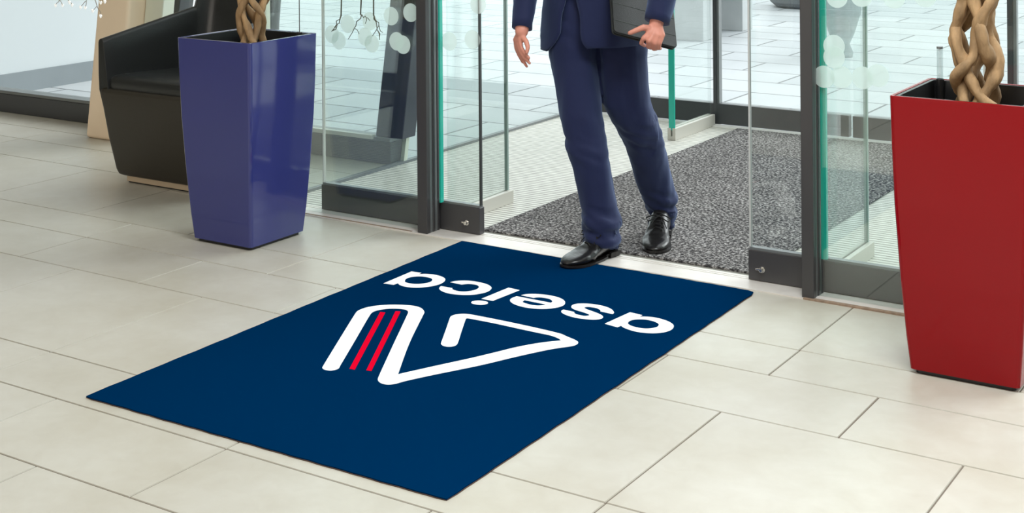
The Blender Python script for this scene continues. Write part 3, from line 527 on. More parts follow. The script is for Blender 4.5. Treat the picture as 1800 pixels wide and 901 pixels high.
# ---------------------------------------------------------------- planters and braided trunks
def sq_ring(cx, cy, h, z, r=.012, n=4):
    out = []
    for (sx, sy, a0) in ((1, 1, 0), (-1, 1, 90), (-1, -1, 180), (1, -1, 270)):
        for k in range(n + 1):
            a = math.radians(a0 + 90 * k / n)
            out.append((cx + sx * (h - r) + r * math.cos(a), cy + sy * (h - r) + r * math.sin(a), z))
    return out
LINER = pmat('black_liner', (26, 26, 27), .35)
SOIL = MATS['soil']
def planter(name, cx, cy, rgb, label):
    t = tag(empty(name, (cx, cy, 0)), label, 'planter')
    H_, hb, ht = .746, .143, .1815
    mb = MB(); prof = [(0.012, hb), (0.1, hb + .0085), (.25, hb + .0195), (.45, hb + .0305), (.6, hb + .0355), (.735, ht - .0004), (H_, ht)]
    rings = [sq_ring(cx, cy, h, z) for z, h in prof]
    rings += [sq_ring(cx, cy, ht - .004, H_ + .001, .01), sq_ring(cx, cy, ht - .010, H_, .008), sq_ring(cx, cy, ht - .011, H_ - .02, .008)]
    mb.loft(rings, 0, 'bottom')
    body = mb.build('shell', pmat('gloss_lacquer', rgb, .08, 0, .5, coat=.25) if rgb is BLUE else pmat('satin_lacquer', rgb, .14, 0, .22, coat=.06), t, False)
    bpyo = body.data
    for p in bpyo.polygons: p.use_smooth = False
    MB().loft([sq_ring(cx, cy, hb - .012, 0.0, .01), sq_ring(cx, cy, hb - .012, .013, .01)]).build('base_plate', LINER, t)
    lm = MB(); lm.loft(caps=False, rings=[sq_ring(cx, cy, ht - .0115, H_ - .006, .008), sq_ring(cx, cy, ht - .0115, H_ - .001, .008), sq_ring(cx, cy, ht - .022, H_ - .001, .008), sq_ring(cx, cy, ht - .030, H_ - .16, .008), sq_ring(cx, cy, ht - .032, H_ - .162, .008)])
    lm.build('liner', LINER, t)
    sm = MB(); g = 16; hh = ht - .0295; vs = []
    for i in range(g + 1):
        for j in range(g + 1):
            x = cx - hh + 2 * hh * i / g; y = cy - hh + 2 * hh * j / g
            vs.append((x, y, H_ - .13 + .012 * noise.noise(Vector((x * 22, y * 22, 1)))))
    sm.add(vs, [(i * (g + 1) + j, (i + 1) * (g + 1) + j, (i + 1) * (g + 1) + j + 1, i * (g + 1) + j + 1) for i in range(g) for j in range(g)])
    sm.build('soil', pmat('clay_pebbles', (96, 70, 52), .9, var=.4, vscale=60, bump=.8, bscale=90) if 'clay_pebbles' not in MATS else MATS['clay_pebbles'], t, True)
    return t
BARK = pmat('ficus_bark', (164, 132, 94), .75, var=.38, vscale=28, bump=.5, bscale=70, stretch=(1, 1, .35))
def braid(name, cx, cy, z0, z1, R, r, n, turns, label, seed, flare=.02):
    t = tag(empty(name, (cx, cy, z0)), label, 'braided tree trunk')
    rnd = random.Random(seed)
    for i in range(n):
        sgn = 1 if i % 2 else -1; ph = 2 * math.pi * (i // 2) / (n / 2) + (0.5 if sgn > 0 else 0)
        pts = []; rr = []
        N = 110; q1, q2, q3 = rnd.random() * 6, rnd.random() * 6, rnd.random() * 6
        for k in range(N + 1):
            u = k / N; z = z0 + (z1 - z0) * u
            fl = flare * max(0, 1 - (z - z0) / .09) ** 2
            a = ph + sgn * 2 * math.pi * turns * u + .25 * math.sin(z * 26 + q1)
            Rr = R * (1 + .22 * math.sin(z * 33 + q2)) * (1 - .12 * u) + fl
            weave = sgn * r * .35 * math.sin(n * a * .5)
            pts.append((cx + (Rr + weave) * math.cos(a), cy + (Rr + weave) * math.sin(a), z))
            rr.append(r * (1 + .16 * math.sin(z * 41 + q3) + .1 * math.sin(z * 97 + q1)) * (1 + 1.2 * fl / max(flare, .001) * .25))
        mb = MB().tube(pts, rr, 12, noise_amp=.22); mb.build('stem', BARK, t, True)
    return t
BLUE = (54, 60, 124); RED = (140, 4, 14)
planter('planter', -3.6765, 3.8825, BLUE, 'tall glossy blue square planter beside the black armchair')
planter('planter', -1.0385, 3.922, RED, 'tall glossy red square planter at the right edge')
braid('braided_trunk', -3.640, 3.875, .612, 1.75, .043, .0125, 7, 1.7, 'braided ficus trunk growing in the blue planter', 3, .045)
braid('braided_trunk', -1.044, 3.955, .612, 1.75, .047, .0168, 7, 1.7, 'braided ficus trunk growing in the red planter', 11, .03)
# water gauges in the planters
TUBE = glass_mat('clear_tube', (.86, .88, .88), .12)
for (x, y, h, rr, lab, clear) in ((-3.545, 4.02, .22, .0018, 'thin metal plant rod with a black foot standing in the blue planter', False), (-1.178, 4.07, .085, .0085, 'clear tube water gauge standing in the red planter', True)):
    t = tag(empty('water_gauge', (x, y, .69)), lab, 'water gauge')
    MB().cyl((x, y, .69), .011, .062, 14).build('foot', LINER, t, bevel=.002)
    MB().cyl((x, y, .752), rr, h, 14).build('stem', TUBE if clear else GREYM, t)
    if clear: MB().cyl((x, y, .752 + h), rr + .0005, .006, 14).build('cap', GREYM, t)

# ---------------------------------------------------------------- black tub armchair
LEATHER = pmat('black_leather', (40, 42, 42), .3, 0, .5, bump=.08, bscale=220)
LEATHER_W = pmat('dark_brown_leather', (50, 46, 38), .42, 0, .5, bump=.08, bscale=220)
ch = tag(empty('armchair', (-4.5, 4.5, 0)), 'black leather tub armchair behind the blue planter', 'armchair')
def chair():
    # plan of the shell (outer), from left arm front, round the back, to right arm front
    xc = -4.495
    def outline(hw_f, hw_b, y0, y1, rc, n=7):
        pts = []
        for k in range(8): 
            u = k / 7; pts.append((-hw_f + (hw_f - hw_b) * u * .9, y0 + (y1 - rc - y0) * u))
        bx = -hw_b
        for k in range(1, n + 1):
            a = math.pi - (math.pi / 2) * k / n
            pts.append((bx + rc + rc * math.cos(a) + (hw_f - hw_b) * -.1 * (1 - k / n), y1 - rc + rc * math.sin(a)))
        right = [(-x, y) for x, y in reversed(pts)]
        return pts + right
    def top_h(i, n):
        u = i / (n - 1); s_ = min(u, 1 - u) * 2
        if s_ < .52: return .612 + .115 * (s_ / .52) ** 1.0
        if s_ < .60: return .727 + .14 * ((s_ - .52) / .08)
        return .867
    O0 = outline(.290, .195, 4.275, 4.69, .08)   # at floor
    O1 = outline(.355, .235, 4.195, 4.745, .09)   # at arm height
    I1 = outline(.322, .200, 4.195, 4.70, .06)   # inner at top
    I0 = outline(.300, .19, 4.20, 4.66, .05)     # inner at seat
    n = len(O0); V = []; F = []
    levels = 9
    for i in range(n):
        zt = top_h(i, n); col = []
        for k in range(levels):      # outer, from z .05 to the top
            u = k / (levels - 1); z = .07 + (zt - .07) * u; q = min(1, z / .42) ** .85
            x = O0[i][0] + (O1[i][0] - O0[i][0]) * q; y = O0[i][1] + (O1[i][1] - O0[i][1]) * q
            if z > .66: y += (z - .66) * .12 * (1 if 8 < i < n - 9 else 0)
            col.append((xc + x, y, z))
        ix, iy = I1[i]; ox, oy = O1[i]; bk = (zt - .66 if zt > .7 and 8 < i < n - 9 else 0) * .12
        for th in (35, 65, 90, 115, 145):
            ct, st = math.cos(math.radians(th)), math.sin(math.radians(th))
            col.append((xc + (ix + ox) / 2 + (ox - ix) / 2 * ct, (iy + oy) / 2 + (oy - iy) / 2 * ct + bk, zt + .017 * st))
        for k in range(5):          # inner, down to the seat
            u = k / 4; z = zt + (.40 - zt) * u
            x = I1[i][0] + (I0[i][0] - I1[i][0]) * u; y = I1[i][1] + (I0[i][1] - I1[i][1]) * u
            if z > .66: y += (z - .66) * .12 * (1 if 8 < i < n - 9 else 0)
            col.append((xc + x, y, z))
        V += col
    m = levels + 10
    for i in range(n - 1):
        for k in range(m - 1): F.append((i * m + k, (i + 1) * m + k, (i + 1) * m + k + 1, i * m + k + 1))
        F.append((i * m + m - 1, (i + 1) * m + m - 1, (i + 1) * m, i * m))
    F.append(tuple(range(m))); F.append(tuple(reversed([(n - 1) * m + k for k in range(m)])))
    mb = MB(); mb.add(V, F); o = mb.build('shell', LEATHER, ch, True, bevel=.008, seg=3)
    # lower body block under the seat
    def ring(z, q, e=0.0):
        fx = .318 + (.359 - .318) * q - e; bx = .235; y0 = 4.250 - .060 * q + e; y1 = 4.76 - e
        pts = [(-fx, y0), (fx, y0), (bx, y1), (-bx, y1)]
        out = []
        N = 4; P = [Vector(p) for p in pts]
        for i in range(N):
            p, a, b_ = P[i], P[i - 1], P[(i + 1) % N]; r = .022
            pa = p + (a - p).normalized() * r; pb = p + (b_ - p).normalized() * r
            for k in range(5):
                t_ = k / 4; q_ = pa * (1 - t_) ** 2 + p * 2 * t_ * (1 - t_) + pb * t_ ** 2
                out.append((xc + q_.x, q_.y, z))
        return out
    MB().loft([ring(.032, 0, .018), ring(.040, .0, .006), ring(.06, .02), ring(.2, .45), ring(.33, .75), ring(.395, .90), ring(.408, .93, .003), ring(.415, .94, .012)]).build('body', LEATHER_W, ch, True)
    def cring(z, e, hw=.312, y0=4.204):
        out = []; pts = [(-hw + e, y0 + e), (hw - e, y0 + e), (.2 - e, 4.65 - e), (-.2 + e, 4.65 - e)]
        P = [Vector(p) for p in pts]
        for i in range(4):
            p, a, b_ = P[i], P[i - 1], P[(i + 1) % 4]; r = .035
            pa = p + (a - p).normalized() * r; pb = p + (b_ - p).normalized() * r
            for k in range(6):
                t_ = k / 5; q_ = pa * (1 - t_) ** 2 + p * 2 * t_ * (1 - t_) + pb * t_ ** 2
                out.append((xc + q_.x, q_.y, z))
        return out
    MB().loft([cring(.407, .008), cring(.412, .002), cring(.44, 0), cring(.458, .002), cring(.470, .012), cring(.476, .04), cring(.480, .1)]).build('seat_cushion', LEATHER, ch, True)
    MB().loft([[(x + 0, y, z) for x, y, _ in ring(0, 0, .03)] for z in (.006, .032)]).build('plinth', pmat('pale_wood_plinth', (206, 186, 158), .5), ch)
    MB().loft([[(x + 0, y, z) for x, y, _ in ring(0, 0, .036)] for z in (0, .006)]).build('glide', LINER, ch)
chair()

# ---------------------------------------------------------------- twig lights hanging at the window
TWIG = pmat('pale_twig', (150, 138, 120), .7, var=.25, vscale=40)
WIREM = pmat('twig_wire', (96, 98, 84), .6)
BLOOM = pmat('led_blossom', (250, 250, 250), .5, emis=(255, 255, 250, .35))
def sprig(name, base, tips, label, seed, top=2.6, m_=None, blooms=True, rw=.0022):
    rnd = random.Random(seed); t = tag(empty(name, (base[0], base[1], top)), label, 'twig light', 'twig lights hanging along the window')
    b0 = Vector(base); mb = MB()
    start = Vector((base[0] + .02, base[1], top)); pts = [start]
    for k in range(1, 9): 
        u = k / 8; p = start.lerp(b0, u) + Vector((.012 * math.sin(k * 2.1 + seed), .006 * math.cos(k), 0)) * (1 - u * .5); pts.append(p)
    mb.tube(pts, rw * 1.2, 6)
    ends = []
    for tp in tips:
        e = Vector(tp); n = 7; ps = [b0]
        for k in range(1, n + 1):
            u = k / n; j = Vector((rnd.uniform(-1, 1), rnd.uniform(-.4, .4), rnd.uniform(-1, 1))) * .006 * (1 if k < n else 0)
            ps.append(b0.lerp(e, u) + j)
        mb.tube(ps, [rw * (1 - .45 * k / n) for k in range(n + 1)], 6); ends.append(e)
        mid = ps[4]; e2 = mid + Vector((rnd.uniform(-.03, .03), rnd.uniform(-.02, .02), -rnd.uniform(.015, .04)))
        mb.tube([mid, (mid + e2) / 2 + Vector((.004, 0, .003)), e2], rw * .6, 5); ends.append(e2)
    mb.build('twig', m_ or TWIG, t, True)
    if blooms:
        for e in ends:
            bm_ = MB()
            for a in range(5):
                an = a * 2 * math.pi / 5; d = Vector((math.cos(an), .3 * math.sin(an * 2), math.sin(an))) * .006
                bm_.tube([e, e + d, e + d * 1.5 + Vector((0, 0, -.003))], [.0015, .0042, .0008], 6)
            bm_.build('blossom', BLOOM, t, True)
P_ = lambda x, y, z: (x, y, z)
sprig('twig_light', (-5.55, 4.6, .76), [(-5.62, 4.6, .70), (-5.52, 4.6, .72)], 'white-blossomed twig light hanging before the left window, left of the cream column', 1)
sprig('twig_light', (-5.36, 4.6, .78), [(-5.30, 4.6, .665), (-5.44, 4.6, .70), (-5.27, 4.6, .735)], 'longest blossomed twig light dangling just left of the cream column', 2)
sprig('twig_light', (-4.66, 4.9, .79), [(-4.72, 4.9, .70), (-4.6, 4.9, .745)], 'blossomed twig light hanging behind the left arm of the black armchair', 4, blooms=True)
sprig('twig_light', (-3.47, 4.17, .80), [(-3.51, 4.17, .742), (-3.505, 4.17, .745)], 'bare looped twig light hanging behind the blue planter, left of the others there', 5, m_=WIREM, blooms=False)
sprig('twig_light', (-3.37, 4.17, .81), [(-3.435, 4.17, .715), (-3.33, 4.17, .79)], 'longest bare twig light hanging before the left sidelight', 6, m_=WIREM, blooms=False)
sprig('twig_light', (-3.31, 4.17, .81), [(-3.27, 4.17, .75), (-3.285, 4.17, .73)], 'bare twig light hanging nearest to the left door post', 8, m_=WIREM, blooms=False)

# ---------------------------------------------------------------- person in a navy suit stepping in from the porch
SKIN = pmat('skin', (216, 146, 126), .5, spec=.4, var=.08, vscale=30)
SUIT = pmat('navy_wool', (26, 33, 68), .75, spec=.25, var=.06, vscale=10)
SUIT.node_tree.nodes['Principled BSDF'].inputs['Sheen Weight'].default_value = .35
SUIT.node_tree.nodes['Principled BSDF'].inputs['Sheen Tint'].default_value = (.5, .65, 1, 1)  # blue sheen imitates the backlit rim on the suit's edges
SHIRT = pmat('white_shirt', (226, 228, 232), .7)
SHOE = pmat('black_shoe_leather', (26, 25, 24), .28, spec=.5, coat=.15, bump=.12, bscale=60)
HAIRM = pmat('brown_hair', (62, 44, 32), .6, var=.2, vscale=60)
pe = tag(empty('person', (-2.45, 4.42, 0)), 'person in a navy suit stepping through the doorway, holding a black folder', 'person')
def capsule(mb, a, b, ra, rb, n=14):
    a, b = Vector(a), Vector(b); d = (b - a); L = d.length; t = d.normalized() if L > 1e-6 else Vector((0, 0, 1))
    pts = []; rr = []
    for k in range(1, 5):
        an = math.pi / 2 * k / 4; pts.append(a - t * ra * math.cos(an)); rr.append(max(1e-4, ra * math.sin(an)))
    pts[0] = a - t * ra * .97; 
    for k in range(1, 5):
        u = k / 5; pts.append(a + d * u); rr.append(ra + (rb - ra) * u)
    for k in range(4, 0, -1):
        an = math.pi / 2 * k / 4; pts.append(b + t * rb * math.cos(an)); rr.append(max(1e-4, rb * math.sin(an)))
    mb.tube(pts, rr, n)
def ell(mb, c, rx, ry, rz, n=20, m=12, rot=0.0):
    rings = []; cz, sz = math.cos(rot), math.sin(rot)
    for i in range(1, m):
        a = math.pi * i / m; z = -math.cos(a); r = math.sin(a); ring = []
        for k in range(n):
            x, y = rx * r * math.cos(2 * math.pi * k / n), ry * r * math.sin(2 * math.pi * k / n)
            ring.append((c[0] + x * cz - y * sz, c[1] + x * sz + y * cz, c[2] + rz * z))
        rings.append(ring)
    mb.loft(rings)
WR = Vector((-2.6229, 4.1153, .7979)); WL = Vector((-2.162, 4.2224, .8343))
ER = Vector((-2.6639, 4.2317, 1.0336)); EL = Vector(ELBOW_L)
SR = Vector((-2.652, 4.335, 1.285)); SL = Vector((-2.356, 4.525, 1.285))
FC = Vector((.05, -1, 0)).normalized(); LT = Vector((1, .05, 0)).normalized()      # facing, his left
TC = Vector((-2.503, 4.43, 0))
at = lambda f, l, z: TC + FC * f + LT * l + UP * z
A1 = Vector(LEG_R[-1][:3]); A2 = Vector(LEG_L[-1][:3])
mb = MB()
# torso and legs
for z, w_, d_ in ((.80, .135, .095), (.90, .125, .088), (1.02, .125, .09), (1.15, .145, .10), (1.22, .135, .085)):
    ell(mb, at(0, 0, z), w_, d_, .085, rot=math.atan2(LT.y, LT.x))
capsule(mb, at(-.01, 0, 1.27), at(.01, 0, 1.40), .055, .05)
for s_, S, E_, Wp in ((-1, SR, ER, WR), (1, SL, EL, WL)):
    capsule(mb, at(0, .03 * s_, 1.25), S - UP * .02, .05, .036)
    capsule(mb, S - UP * .02, E_, .036, .034); capsule(mb, E_, Wp, .036, .0235)
for leg in (LEG_R, LEG_L):
    P0 = [Vector(r[:3]) for r in leg]; rad = [.068, .064, .06, .055, .05, .045, .042, .038, .033, .029, .026, .024]
    for k in range(len(P0) - 3): capsule(mb, P0[k], P0[k + 1], rad[k], rad[k + 1])
    capsule(mb, at(0, -.07 if leg is LEG_R else .07, .80), P0[0], .075, .068)
# feet inside the shoes
for (T_, H_) in SHOES:
    a = Vector((*H_[:2], .045)).lerp(Vector((*T_[:2], .03)), .22); b_ = Vector((*H_[:2], .04)).lerp(Vector((*T_[:2], .028)), .8)
    capsule(mb, a, b_, .020, .012)
    capsule(mb, Vector((LEG_R if T_ is SHOES[0][0] else LEG_L)[-3][:3]), a, .026, .018)
# head with face
HC = at(.03, 0, 1.50)
rot = math.atan2(LT.y, LT.x)
ell(mb, HC + UP * .025, .068, .085, .083, rot=rot); ell(mb, HC + FC * .018 - UP * .03, .054, .062, .070, rot=rot); ell(mb, HC + FC * .03 - UP * .005, .055, .053, .05, rot=rot)
capsule(mb, HC + FC * .082 + UP * .015, HC + FC * .098 - UP * .022, .008, .0125)
capsule(mb, HC + FC * .083 - LT * .018 - UP * .047, HC + FC * .083 + LT * .018 - UP * .047, .0065, .0065)
capsule(mb, HC + FC * .07 - UP * .082, HC + FC * .072 - UP * .084, .016, .016)
for s_ in (-1, 1):
    capsule(mb, HC + LT * .068 * s_ + UP * .018, HC + LT * .072 * s_ - UP * .018, .0125, .009)
    capsule(mb, HC + FC * .074 + LT * .018 * s_ + UP * .034, HC + FC * .070 + LT * .042 * s_ + UP * .032, .007, .006)
for s_ in (-1, 1): pass
# hands: palm, four unequal bent fingers, thumb
def hand(chains, palm_r, fr, thumb_r, wrist):
    p0, p1 = Vector(chains[0][0]), Vector(chains[0][1])
    kn = [Vector(c[0]) for c in chains[1:5]]
    for kk, q in enumerate(kn):
        st = wrist.lerp((kn[0] + kn[3]) / 2, .18) + (q - (kn[0] + kn[3]) / 2) * .45
        capsule(mb, st, q, palm_r * .95, fr[kk] * 1.22, 12)
    capsule(mb, wrist, p1, palm_r * 1.25, palm_r, 12)
    for c, r in zip(chains[1:5], fr):
        for k in range(3): capsule(mb, c[k], c[k + 1], r * (1.06 - .09 * k), r * (1.0 - .1 * k), 10)
    c = chains[5]
    for k in range(3): capsule(mb, c[k], c[k + 1], thumb_r * (1.25 - .14 * k), thumb_r * (1.08 - .12 * k), 10)
hand(HAND_R, .0125, [.0072, .0076, .0073, .0064], .0086, WR)
hand(HAND_L, .0145, [.0086, .0088, .0085, .0075], .0098, WL)
body = mb.build('body', SKIN, pe, True)
remesh(body, .0042, 3, .5)
for p in body.data.polygons: p.use_smooth = True

# eyes and lips of the face
for s_ in (-1, 1):
    mb = MB(); ell(mb, HC + FC * .0785 + LT * .029 * s_ + UP * .016, .0125, .007, .0062, rot=rot); ey = mb.build('eye', pmat('eye_white', (226, 222, 216), .3) if 'eye_white' not in MATS else MATS['eye_white'], pe, True)
    mb = MB(); ell(mb, HC + FC * .0845 + LT * .029 * s_ + UP * .016, .0048, .0025, .0048, rot=rot); mb.build('iris', HAIRM, ey, True)
# trousers
mb = MB()
def ering(c, w_, d_, n=28, pw=2.3):
    c = Vector(c); out = []
    for k in range(n):
        a = 2 * math.pi * k / n; ca, sa = math.cos(a), math.sin(a)
        x = math.copysign(abs(ca) ** (2 / pw), ca) * w_; y = math.copysign(abs(sa) ** (2 / pw), sa) * d_
        out.append(c + RT * x + FW * y)
    return out
for leg in (LEG_R, LEG_L):
    rr = [ering((*r[:2], r[2]), r[3], r[4]) for r in leg]
    c0 = leg[0]; rr = [ering((c0[0], c0[1], c0[2] + .05), c0[3] * .96, c0[4])] + rr
    # cuff: slanted end, a little lower at the back
    last = rr[-1]; cz = sum((p.z for p in last)) / len(last)
    ext = [Vector((p.x, p.y, p.z - .012 + .010 * ((p - Vector(leg[-1][:3])).dot(-FW) / .05))) for p in last]
    rr.append(ext); mb.loft(rr)
pc = Vector((-2.494, 4.414, 0))
mb.loft([ering(pc + UP * z, w_, d_) for z, w_, d_ in ((.735, .150, .10), (.76, .172, .118), (.80, .174, .122), (.86, .165, .118), (.93, .152, .11), (.955, .15, .108))])
tr = mb.build('trousers', SUIT, pe, True)
remesh(tr, .0055, 5, .5)
L0, L1 = [Vector(r[:3]) for r in LEG_R], [Vector(r[:3]) for r in LEG_L]
off = parent_loc(pe)
for v in tr.data.vertices:
    p = v.co + off
    z = p.z; right = (p - A1).length < (p - A2).length
    k = 0.0
    low = max(0, 1 - z / .20); kneez = .40 if right else .43
    knee = math.exp(-((z - kneez) / .09) ** 2); hip = max(0, min(1, (z - .58) / .15))
    fold = noise.noise(Vector((p.x * 9 + (4 if right else 0), p.y * 9, z * 34 + p.x * 14)))
    fine = noise.noise(Vector((p.x * 20, p.y * 20, z * 60)))
    drape = noise.noise(Vector((p.x * 22, p.y * 22, z * 3.5)))
    k = fold * (.027 * low ** .7 + .008 * knee + .004 * hip) + fine * .004 * low + drape * .0065
    v.co += v.normal * k
# jacket: open-fronted shell, sleeves
JC = [(.713, .186, .148), (.76, .187, .150), (.85, .180, .146), (.95, .168, .138), (1.05, .168, .135), (1.15, .182, .132), (1.24, .190, .125), (1.295, .165, .105), (1.325, .10, .080), (1.345, .066, .066)]
A_L, A_R = math.radians(-41), math.radians(-17)       # the front opening
jc = Vector((-2.506, 4.408, 0)); n = 72; V = []; F = []
def jring(z, w_, d_, open_l, open_r):
    out = []
    for k in range(n + 1):
        a = open_r + (2 * math.pi - (open_r - open_l)) * k / n
        x = w_ * math.sin(a); y = -d_ * math.cos(a)
        up_ = .020 * max(0, min(1, (math.sin(a) + .35) / .2)) * max(0, min(1, (.80 - z) / .087))
        out.append(jc + RT * x + FW * y + UP * (z + up_))
    return out
levels = []
prof = []
for i in range(len(JC) - 1):
    a, b_ = JC[i], JC[i + 1]; m_ = 4
    for k in range(m_): prof.append(tuple(a[q] + (b_[q] - a[q]) * k / m_ for q in range(3)))
prof.append(JC[-1])
for z, w_, d_ in prof:
    u = max(0, min(1, (z - .84) / .12))            # closes at the button, opens again to the lapels
    v_ = max(0, min(1, (z - 1.0) / .3))
    mid = (A_L + A_R) / 2; h = (A_R - A_L) / 2 * (1 - u * .93) + v_ * .55
    lo = max(0, (.80 - z) / .10)                    # rounded front corners
    levels.append(jring(z, w_, d_, mid - h - lo ** 2.2 * .55, mid + h + lo ** 2.2 * .18))
V = [q for r in levels for q in r]; m_ = n + 1
for i in range(len(levels) - 1):
    for k in range(n): F.append((i * m_ + k, i * m_ + k + 1, (i + 1) * m_ + k + 1, (i + 1) * m_ + k))
me = mk(V, F, 'jacket_shell'); jk = link('jacket', me, SUIT, pe, True)
for v in jk.data.vertices:
    p = v.co + off; v.co += v.normal * (.005 * noise.noise(Vector((p.x * 14, p.y * 14, p.z * 4))) + .002 * noise.noise(p * 30))
so = jk.modifiers.new('solid', 'SOLIDIFY'); so.thickness = .006; so.offset = 0; bake(jk)
mb = MB()
for S, E_, Wp, r0, r1, r2 in ((SR, ER, WR, .062, .049, .0355), (SL, EL, WL, .062, .051, .043)):
    d1 = (Wp - E_).normalized(); end = Wp - d1 * .012
    pts = [S + (TC + UP * 1.28 - S) * .18] + [S.lerp(E_, k / 6) for k in range(0, 6)] + [E_.lerp(end, k / 9) for k in range(0, 10)]
    if S is SR: rad = [.06] + [r0 + (r1 - r0) * k / 6 for k in range(6)] + [r1 + (r2 - r1) * (k / 9) ** .8 for k in range(10)]
    else: rad = [.06] + [r0 + (r1 - r0) * k / 6 for k in range(6)] + [r1 + (r2 - r1) * k / 9 for k in range(10)]
    mb.tube(pts, rad, 20, noise_amp=.10)
# lapels and collar as thin shaped strips
for s_ in (-1, 1):
    base = [at(.128, .012 * s_, .97), at(.13, .045 * s_, 1.08), at(.125, .085 * s_, 1.20), at(.085, .075 * s_, 1.29), at(.02, .068 * s_, 1.345)]
    mb.tube(base, [.004, .016, .022, .018, .014], 8)
sl = mb.build('jacket_sleeves', SUIT, pe, True)
bm = bmesh.new(); bm.from_mesh(jk.data)
bm.from_mesh(sl.data); bm.to_mesh(jk.data); bm.free(); bpy.data.objects.remove(sl)
for p in jk.data.polygons: p.use_smooth = True
btn = MB()
btn.cyl(at(.147, -.012, .98) , .008, .004, 14, 0, '-y'); btn.build('button', LINER, jk)
# shirt
mb = MB()
mb.loft([ering(at(0.012, 0, z), w_, d_) for z, w_, d_ in ((.93, .145, .102), (1.0, .14, .108), (1.12, .15, .112), (1.22, .155, .108), (1.29, .10, .08), (1.33, .062, .062), (1.375, .058, .058))])
mb.build('shirt', SHIRT, pe, True)
# hair
mb = MB(); ell(mb, HC - FC * .012 + UP * .042, .073, .083, .078, rot=rot); ell(mb, HC - FC * .035 + UP * .01, .068, .062, .075, rot=rot)
hr = mb.build('hair', HAIRM, pe, True); remesh(hr, .006, 3, .5)
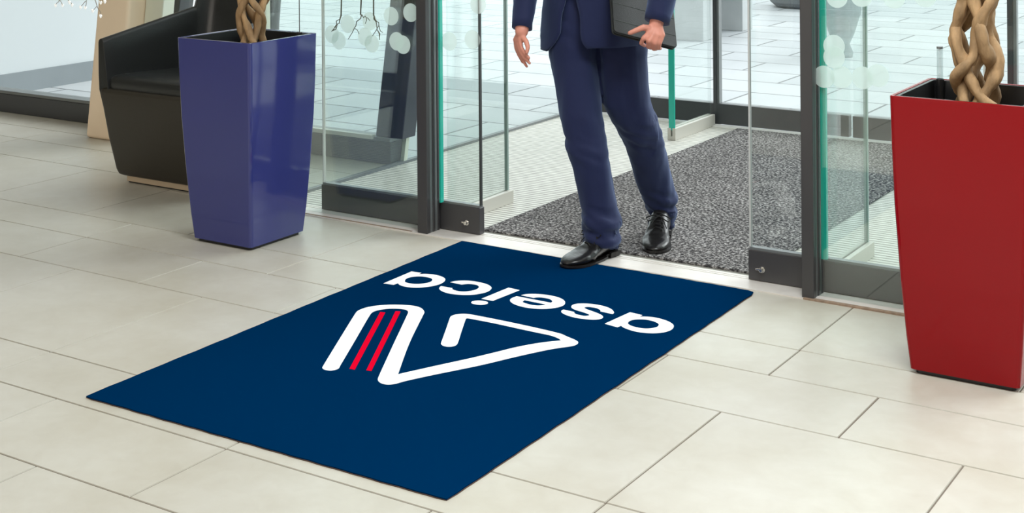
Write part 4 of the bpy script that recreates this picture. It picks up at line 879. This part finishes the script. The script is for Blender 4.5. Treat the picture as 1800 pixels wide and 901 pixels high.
# shoes
def shoe(T_, H_, z0, side):
    T3, H3 = Vector((*T_[:2], z0)), Vector((*H_[:2], z0)); ax = (T3 - H3); Ls = max(ax.length, .262); ax.normalize(); H3 = T3 - ax * Ls; sd = Vector((ax.y, -ax.x, 0))
    # (t, half width, top height, bottom height, superellipse power)
    prof = [(0.0, .012, .050, .020, 2), (.015, .022, .066, .017, 2.2), (.06, .0285, .098, .016, 2.3), (.14, .0305, .108, .016, 2.3), (.24, .031, .110, .015, 2.3), (.32, .0315, .103, .013, 2.2), (.42, .0335, .083, .010, 2.2),
            (.52, .037, .064, .008, 2.3), (.62, .041, .051, .0075, 2.5), (.72, .0425, .041, .0075, 2.7), (.81, .040, .036, .0075, 2.8), (.89, .0335, .0325, .0075, 2.7), (.95, .0245, .0275, .0085, 2.5), (.985, .0145, .022, .010, 2.2), (1.0, .005, .0165, .012, 2)]
    mb = MB(); rings = []; n = 24
    for (t_, w_, h, b_, pw) in prof:
        w_ *= 1.17
        ring = []; bend = .004 * side * math.sin(t_ * math.pi)
        for k in range(n):
            a = 2 * math.pi * k / n; ca, sa = math.cos(a), math.sin(a)
            x = math.copysign(abs(ca) ** (2 / pw), ca) * w_
            zc = b_ + (h - b_) * (.5 + .5 * math.copysign(abs(sa) ** (2 / pw), sa))
            x *= 1 - .12 * max(0, (zc - b_) / max(.001, h - b_) - .5)
            ring.append(H3 + ax * (t_ * Ls) + sd * (x + bend) + UP * zc)
        rings.append(ring)
    mb.loft(rings); o = mb.build('shoe', SHOE, pe, True)
    ss = o.modifiers.new('sub', 'SUBSURF'); ss.levels = 1; ss.render_levels = 1; bake(o)
    offp = parent_loc(pe)
    for v in o.data.vertices:       # creases over the toe break
        p = v.co + offp; t_ = (p - H3).dot(ax) / Ls
        k = math.exp(-((t_ - .60) / .09) ** 2); v.co += v.normal * (.0035 * k * math.sin(t_ * 80 + 3 * (p - H3).dot(sd) / .03) + .001 * noise.noise(p * 60))
    for p in o.data.polygons: p.use_smooth = True
    # sole and heel block
    mb = MB(); ring0 = []; ring1 = []
    outline = [(t_, w_ * 1.17 + .0018) for (t_, w_, *_r) in prof if t_ >= .28]
    for zz in (0, .007):
        lst = [H3 + ax * (t_ * Ls + (.002 if t_ > .97 else 0)) + sd * w_ + UP * (zz + (.006 * max(0, (.42 - t_) / .14)) + (.004 * max(0, (t_ - .85) / .15))) for t_, w_ in outline]
        lst += [H3 + ax * (t_ * Ls + (.002 if t_ > .97 else 0)) - sd * w_ + UP * (zz + (.006 * max(0, (.42 - t_) / .14)) + (.004 * max(0, (t_ - .85) / .15))) for t_, w_ in reversed(outline)]
        (ring0 if zz == 0 else ring1).extend(lst)
    mb.loft([ring0, ring1])
    hl = []
    for zz, g in ((0, -.001), (.018, .0015)):
        pts = [(0.012, .018), (.03, .028), (.08, .034), (.16, .037), (.25, .036)]
        lst = [H3 + ax * (t_ * Ls) + sd * (w_ + g) + UP * zz for t_, w_ in pts] + [H3 + ax * (t_ * Ls) - sd * (w_ + g) + UP * zz for t_, w_ in reversed(pts)]
        hl.append(lst)
    mb.loft(hl)
    # shank joining heel and sole
    mb.loft([[H3 + ax * (t_ * Ls) + sd * q * .029 + UP * (z_ + dz) for q, dz in ((-1, 0), (1, 0), (1, .006), (-1, .006))] for t_, z_ in ((.22, .011), (.34, .004))])
    mb.build('sole', pmat('shoe_sole', (24, 20, 18), .5) if 'shoe_sole' not in MATS else MATS['shoe_sole'], o)
    mb = MB()
    for k in range(5):
        t_ = .33 + .052 * k; h = (.101, .091, .080, .071, .063)[k]
        c = H3 + ax * (t_ * Ls)
        mb.tube([c + sd * .017 + UP * (h - .006), c + sd * .008 + ax * .004 + UP * (h + .001), c - sd * .008 + ax * .010 + UP * (h + .001), c - sd * .017 + ax * .012 + UP * (h - .007)], .0024, 6)
    c = H3 + ax * (.385 * Ls) + UP * .094
    for s_ in (-1, 1):
        mb.tube([c, c + sd * .018 * s_ + ax * .012 + UP * .006, c + sd * .044 * s_ + ax * .026 - UP * .002, c + sd * .036 * s_ + ax * .036 - UP * .012, c + ax * .006], .0024, 6)
        mb.tube([c, c + sd * .02 * s_ + ax * .03 - UP * .012, c + sd * .031 * s_ + ax * .045 - UP * .033], .0017, 6)
    mb.build('laces', pmat('shoe_lace', (20, 20, 20), .8) if 'shoe_lace' not in MATS else MATS['shoe_lace'], o)
shoe(*SHOES[0], .0057, -1)
shoe(*SHOES[1], .0092, 1)

# folder held in his left hand
TLc, BLc, BRc, TRc = [Vector(p) for p in FOLDER]
ux = (BRc - BLc); FWD = ux.length; ux.normalize(); uy = (UP + FW * (-ux.z / ux.dot(FW))).normalized(); un = ux.cross(uy).normalized()
if un.dot(FW) > 0: un = -un           # towards the viewer
fo = tag(empty('folder', BLc + ux * FWD / 2), 'black leather folder held under the hand of the suited person', 'folder')
def slab(mb, x0, x1, y0, y1, z0, z1, r=.014):
    rings = []
    for z in (z0, z1):
        ring = []
        for (cx, cy, a0) in ((x1 - r, y1 - r, 0), (x0 + r, y1 - r, 90), (x0 + r, y0 + r, 180), (x1 - r, y0 + r, 270)):
            for k in range(6):
                a = math.radians(a0 + 90 * k / 5); ring.append(BLc + ux * (cx + r * math.cos(a)) + uy * (cy + r * math.sin(a)) + un * z)
        rings.append(ring)
    mb.loft(rings); return mb
FOLD = pmat('folder_leather', (24, 27, 26), .5, spec=.45, bump=.1, bscale=300)
slab(MB(), 0, FWD, 0, .285, -.004, .003).build('front_cover', FOLD, fo, bevel=.002)
slab(MB(), 0, FWD, 0, .285, -.018, -.011).build('back_cover', FOLD, fo, bevel=.002)
slab(MB(), .004, FWD - .004, .004, .281, -.0111, -.0041).build('pages', pmat('page_block', (90, 94, 92), .8), fo)
mb = MB()
for yy in (.048, .118):
    mb.tube([BLc + ux * (.003) + uy * yy + un * .0032, BLc + ux * (FWD - .003) + uy * yy + un * .0032], .0009, 6)
mb.build('seam', pmat('seam_line', (84, 90, 86), .5), fo)
